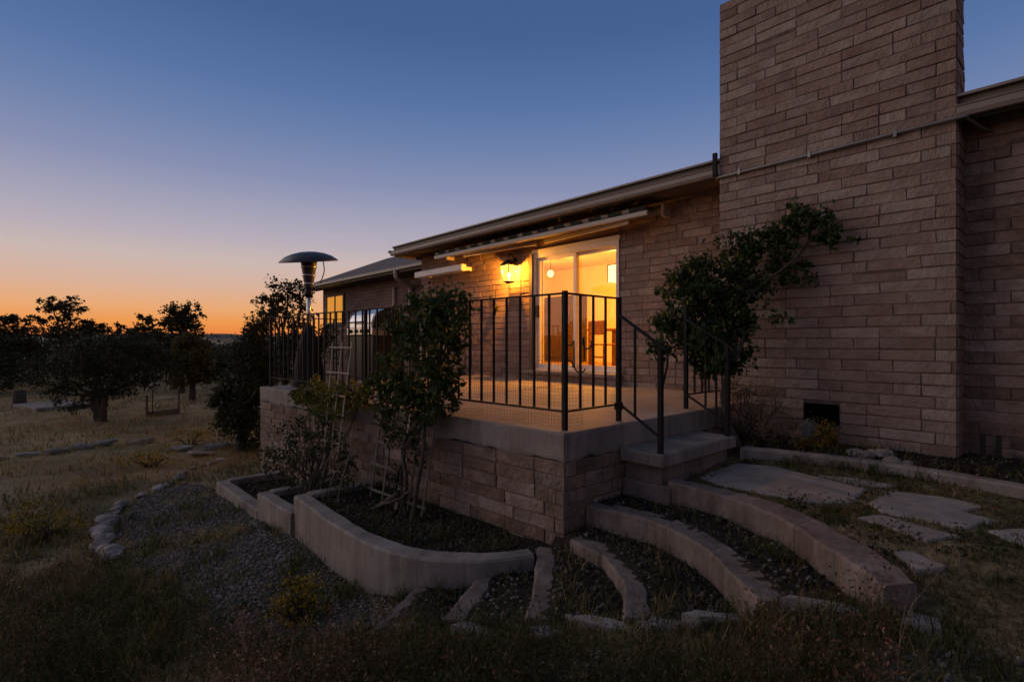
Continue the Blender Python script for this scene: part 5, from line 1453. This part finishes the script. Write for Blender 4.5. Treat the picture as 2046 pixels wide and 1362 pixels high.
def polar(n, d0, d1, a0=-52, a1=52, power=1.0):
    """points spread over the ground in front of the lens, evenly in bearing, denser near"""
    u = nrg.uniform(0, 1, n)
    d = d0 * (d1 / d0) ** (u ** power)
    a = np.radians(nrg.uniform(a0, a1, n)) + math.pi / 2 + R(48)
    return d * np.cos(a), d * np.sin(a)

def blades(name, x, y, h, w, lean, mat, tint, label, cat):
    z = ground_z(x, y) - 0.005
    n = len(x)
    a = nrg.uniform(0, 2 * math.pi, n); la = nrg.uniform(0, 2 * math.pi, n)
    ln = lean * nrg.uniform(0.2, 1.3, n) * h
    b0 = np.stack([x - np.cos(a) * w, y - np.sin(a) * w, z], 1)
    b1 = np.stack([x + np.cos(a) * w, y + np.sin(a) * w, z], 1)
    mx_ = x + np.cos(la) * ln * 0.35; my_ = y + np.sin(la) * ln * 0.35
    m0 = np.stack([mx_ - np.cos(a) * w * 0.7, my_ - np.sin(a) * w * 0.7, z + h * 0.6], 1)
    m1 = np.stack([mx_ + np.cos(a) * w * 0.7, my_ + np.sin(a) * w * 0.7, z + h * 0.6], 1)
    t0_ = np.stack([x + np.cos(la) * ln - np.cos(a) * w * .12, y + np.sin(la) * ln - np.sin(a) * w * .12, z + h], 1)
    t1_ = np.stack([x + np.cos(la) * ln + np.cos(a) * w * .12, y + np.sin(la) * ln + np.sin(a) * w * .12, z + h], 1)
    v = np.stack([b0, b1, m1, m0, t1_, t0_], 1).reshape(-1, 3)
    base = np.arange(n)[:, None] * 6
    f = np.concatenate([base + np.array([0, 1, 2, 3]), base + np.array([3, 2, 4, 5])], 0)
    o = np_mesh(name, v, f, mat, None, np.repeat(tint, 6))
    return tag(o, label, cat, kind='stuff')

# short patchy grass
x, y = polar(150000, 1.5, 40, power=0.75)
g = gravel_w(x, y)
patch = fbm(x, y, 1.7, 2) + 0.6 * fbm(x, y, 5.0, 7) + nrg.normal(size=len(x)) * 0.25
keep = ~blocked(x, y) & (patch * 1.25 > np.where(g > 0.5, 0.05 + 0.5 * np.clip(0.65 + 1.1 * fbm(x, y, 1.9, 5), 0, 1), -0.12))
keep &= ~in_poly(x, y, mG + [(-2.6, 2.9), (-4.9, 2.7)]) | (nrg.uniform(0, 1, len(x)) < 0.35)
inz = np.zeros(len(x), bool)
for poly, zz in zones: inz |= in_poly(x, y, poly)
keep &= ~inz | (nrg.uniform(0, 1, len(x)) < 0.35)
x, y, patch = x[keep], y[keep], patch[keep]
dist = np.hypot(x, y)
h = np.where(in_poly(x, y, mA + [(0.6, 3.0), (0.6, 4.7), (-2.1, 4.6)]), 0.5, 1.0) * nrg.uniform(0.03, 0.11, len(x)) * (1 + 0.35 * fbm(x, y, 0.8, 4)) * np.clip(0.75 + dist / 30, 0.75, 1.25)
thin = (dist < 9) | (nrg.uniform(0, 1, len(x)) < 0.75)
x, y, h, dist = x[thin], y[thin], h[thin], dist[thin]
w_ = np.clip(0.0011 + 0.00065 * dist, 0.0015, 0.02)
dryness = np.clip(0.30 + 0.38 * fbm(x, y, 0.55, 9) + 0.34 * np.clip((dist - 4) / 9, 0, 1.3) + nrg.normal(size=len(x)) * 0.16, 0, 1)
x0_, y0_, h0_, w0_, d0_ = x, y, h, w_, dryness
blades('grass', x, y, h, w_, 0.7, M['grass'], dryness, 'short patchy green and straw grass across the yard', 'grass')

# low cushions of scrub, rust and straw coloured, dotted over the yard
M['scrub'] = leafmat('scrub_leaf', [(0.0, (0.018, 0.026, 0.012)), (0.35, (0.045, 0.055, 0.024)), (0.6, (0.10, 0.085, 0.04)), (0.8, (0.17, 0.085, 0.05)), (1.0, (0.34, 0.26, 0.15))])
cx_, cy_ = polar(2600, 3.0, 30, a0=-50, a1=12, power=0.9)
ck = ~blocked(cx_, cy_) & (gravel_w(cx_, cy_) < 0.5) & (fbm(cx_, cy_, 0.9, 15) + nrg.normal(size=len(cx_)) * 0.4 > -0.1)
for poly, zz in zones: ck &= ~in_poly(cx_, cy_, poly)
cx_, cy_ = cx_[ck], cy_[ck]
cd = np.hypot(cx_, cy_)
cr = nrg.uniform(0.05, 0.20, len(cx_)) * np.clip(0.6 + cd / 12, 0.6, 1.9); chh = cr * nrg.uniform(0.25, 0.6, len(cx_))
k = np.repeat(np.arange(len(cx_)), 46)
u = nrg.normal(size=(len(k), 3)); u /= np.linalg.norm(u, axis=1)[:, None]; u[:, 2] = np.abs(u[:, 2])
c = np.stack([cx_[k], cy_[k], ground_z(cx_, cy_)[k]], 1) + u * np.stack([cr, cr, chh], 1)[k] * nrg.uniform(0.4, 1.05, (len(k), 1))
v, f = leaf_quads(c, 1.0, 0.4)
cen_ = np.repeat(c, 4, axis=0); v = cen_ + (v - cen_) * np.repeat(np.clip(0.012 + 0.0035 * cd, 0.015, 0.09)[k], 4)[:, None]
ct_ = np.clip(0.42 + 0.42 * fbm(cx_, cy_, 0.8, 21) + nrg.normal(size=len(cx_)) * 0.2, 0, 1)
tag(np_mesh('low_scrub', v, f, M['scrub'], None, np.repeat(np.clip(ct_[k] + nrg.normal(size=len(k)) * 0.1, 0, 1), 4)), 'low cushions of green, rust and straw coloured scrub across the yard', 'scrub', kind='stuff')

# denser turf close by, in tufts
tx, ty = polar(5200, 1.6, 7.0, power=0.95)
tk = ~blocked(tx, ty) & (gravel_w(tx, ty) < 0.9 * nrg.uniform(0.2, 1.6, len(tx))) & (fbm(tx, ty, 1.9, 8) + nrg.normal(size=len(tx)) * 0.35 > -0.35)
inz = np.zeros(len(tx), bool)
for poly, zz in zones: inz |= in_poly(tx, ty, poly)
tk &= ~inz | (nrg.uniform(0, 1, len(tx)) < 0.16)
tx, ty = tx[tk], ty[tk]
per = 22
k = np.repeat(np.arange(len(tx)), per)
rad = nrg.uniform(0.02, 0.07, len(tx))[k]
x = tx[k] + nrg.normal(size=len(k)) * rad; y = ty[k] + nrg.normal(size=len(k)) * rad
ok = ~blocked(x, y); x, y, k = x[ok], y[ok], k[ok]
th = nrg.uniform(0.04, 0.13, len(tx)); td = np.clip(0.33 + 0.35 * fbm(tx, ty, 1.2, 9) + nrg.normal(size=len(tx)) * 0.2, 0, 1)
inpath = in_poly(x, y, mA + [(0.6, 3.0), (0.6, 4.7), (-2.1, 4.6)])
blades('turf_tufts', x, y, np.where(inpath, 0.45, 1.0) * th[k] * nrg.uniform(0.5, 1.2, len(k)), np.clip(0.0010 + 0.0005 * np.hypot(x, y), 0.0014, 0.01), 0.9, M['grass'], np.clip(td[k] + nrg.normal(size=len(k)) * 0.12, 0, 1), 'tufted turf between the risers, flagstones and foreground weeds', 'grass')

# tall foreground weeds with thin stems, seed heads and reddish leaves
x, y = polar(15000, 1.55, 5.5, power=0.9)
wz = in_poly(x, y, [(-0.6, 1.0), (-1.3, 1.75), (-2.2, 1.40), (-2.9, 1.0), (-4.3, 0.6), (-6.0, 0.2), (-9, 0.2), (-9, -3), (0, -1)])
wz |= in_poly(x, y, [(-1.4, 1.95), (-0.55, 2.5), (-0.2, 1.7), (-0.9, 1.3)])
wz &= ~blocked(x, y) & (fbm(x, y, 2.4, 1) + nrg.normal(size=len(x)) * 0.4 > -0.2)
x, y = x[wz], y[wz]
nst = len(x)
z = ground_z(x, y)
hgt = nrg.uniform(0.10, 0.36, nst) * (1 + 0.4 * fbm(x, y, 1.3, 6))
red = np.clip(0.5 + 0.9 * fbm(x, y, 1.5, 12), 0, 1)
blades('weed_stems', x, y, hgt, np.full(nst, 0.0012), 0.55, M['weed'], np.clip(0.45 + 0.4 * red + nrg.normal(size=nst) * 0.16, 0, 1), 'thin upright stems of the dry weeds in the foreground', 'weeds')
rep = 12
k = np.repeat(np.arange(nst), rep)
up_ = nrg.uniform(0.25, 1.05, len(k))
c = np.stack([x[k] + nrg.normal(size=len(k)) * 0.035, y[k] + nrg.normal(size=len(k)) * 0.035, z[k] + hgt[k] * up_], 1)
v, f = leaf_quads(c, 0.020, 0.4)
tn = np.clip(0.25 + 0.62 * red[k] * up_ + nrg.normal(size=len(k)) * 0.16, 0, 1)
tag(np_mesh('weed_leaves', v, f, M['weed'], None, np.repeat(tn, 4)), 'small green and reddish leaves of the foreground weeds', 'weeds', kind='stuff')

# loose gravel
def pebbles(name, x, y, s, mat, label, cat):
    n = len(x)
    z = ground_z(x, y) + s * 0.25
    base = np.array([(1, 0, 0), (0, 1, 0), (-1, 0, 0), (0, -1, 0), (0, 0, 0.75), (0, 0, -0.6)], float)
    v = base[None] * (s[:, None, None] * nrg.uniform(0.6, 1.35, (n, 6, 1)))
    a = nrg.uniform(0, 6.28, n); ca, sa = np.cos(a)[:, None], np.sin(a)[:, None]
    vx = v[..., 0] * ca - v[..., 1] * sa; vy = v[..., 0] * sa + v[..., 1] * ca
    v = np.stack([vx + x[:, None], vy + y[:, None], v[..., 2] + z[:, None]], -1).reshape(-1, 3)
    fb = np.array([(0, 1, 4), (1, 2, 4), (2, 3, 4), (3, 0, 4), (1, 0, 5), (2, 1, 5), (3, 2, 5), (0, 3, 5)])
    f = (np.arange(n)[:, None, None] * 6 + fb[None]).reshape(-1, 3)
    return tag(np_mesh(name, v, f, mat, None, np.repeat(nrg.uniform(0, 1, n), 6)), label, cat, kind='stuff')
pm = leafmat('pebble', [(0.0, (0.07, 0.062, 0.055)), (0.6, (0.155, 0.138, 0.125)), (0.9, (0.25, 0.222, 0.20)), (1.0, (0.36, 0.32, 0.29))], trans=0.0, rough=0.85)
x = nrg.uniform(-8.4, 0.6, 90000); y = nrg.uniform(0.4, 3.4, 90000)
g = gravel_w(x, y) * np.clip(0.65 + 1.1 * fbm(x, y, 1.9, 5), 0, 1)
keep = (nrg.uniform(0, 1, len(x)) < g * 1.1) & ~blocked(x, y)
x, y = x[keep], y[keep]
pebbles('gravel', x, y, nrg.uniform(0.006, 0.019, len(x)), pm, 'loose grey gravel below the planter walls and on the treads', 'gravel')
# leaf litter and bark in the beds
x = np.r_[nrg.uniform(-7.2, -2.5, 9000), nrg.uniform(-2.4, 0.3, 5000), nrg.uniform(-2.4, -0.6, 3000)]; y = np.r_[nrg.uniform(1.7, 2.6, 9000), nrg.uniform(4.7, 6.2, 5000), nrg.uniform(2.2, 3.4, 3000)]
keep = ~blocked(x, y); x, y = x[keep], y[keep]
c = np.stack([x, y, ground_z(x, y) + 0.008], 1)
v, f = leaf_quads(c, 0.035, 0.5, up=2.0)
tag(np_mesh('leaf_litter', v, f, leafmat('litter', [(0, (0.03, 0.024, 0.02)), (0.7, (0.09, 0.07, 0.055)), (1, (0.24, 0.20, 0.165))]), None, np.repeat(nrg.uniform(0, 1, len(x)) ** 1.5, 4)), 'dry leaf litter and bark chips in the planting beds', 'leaf litter', kind='stuff')
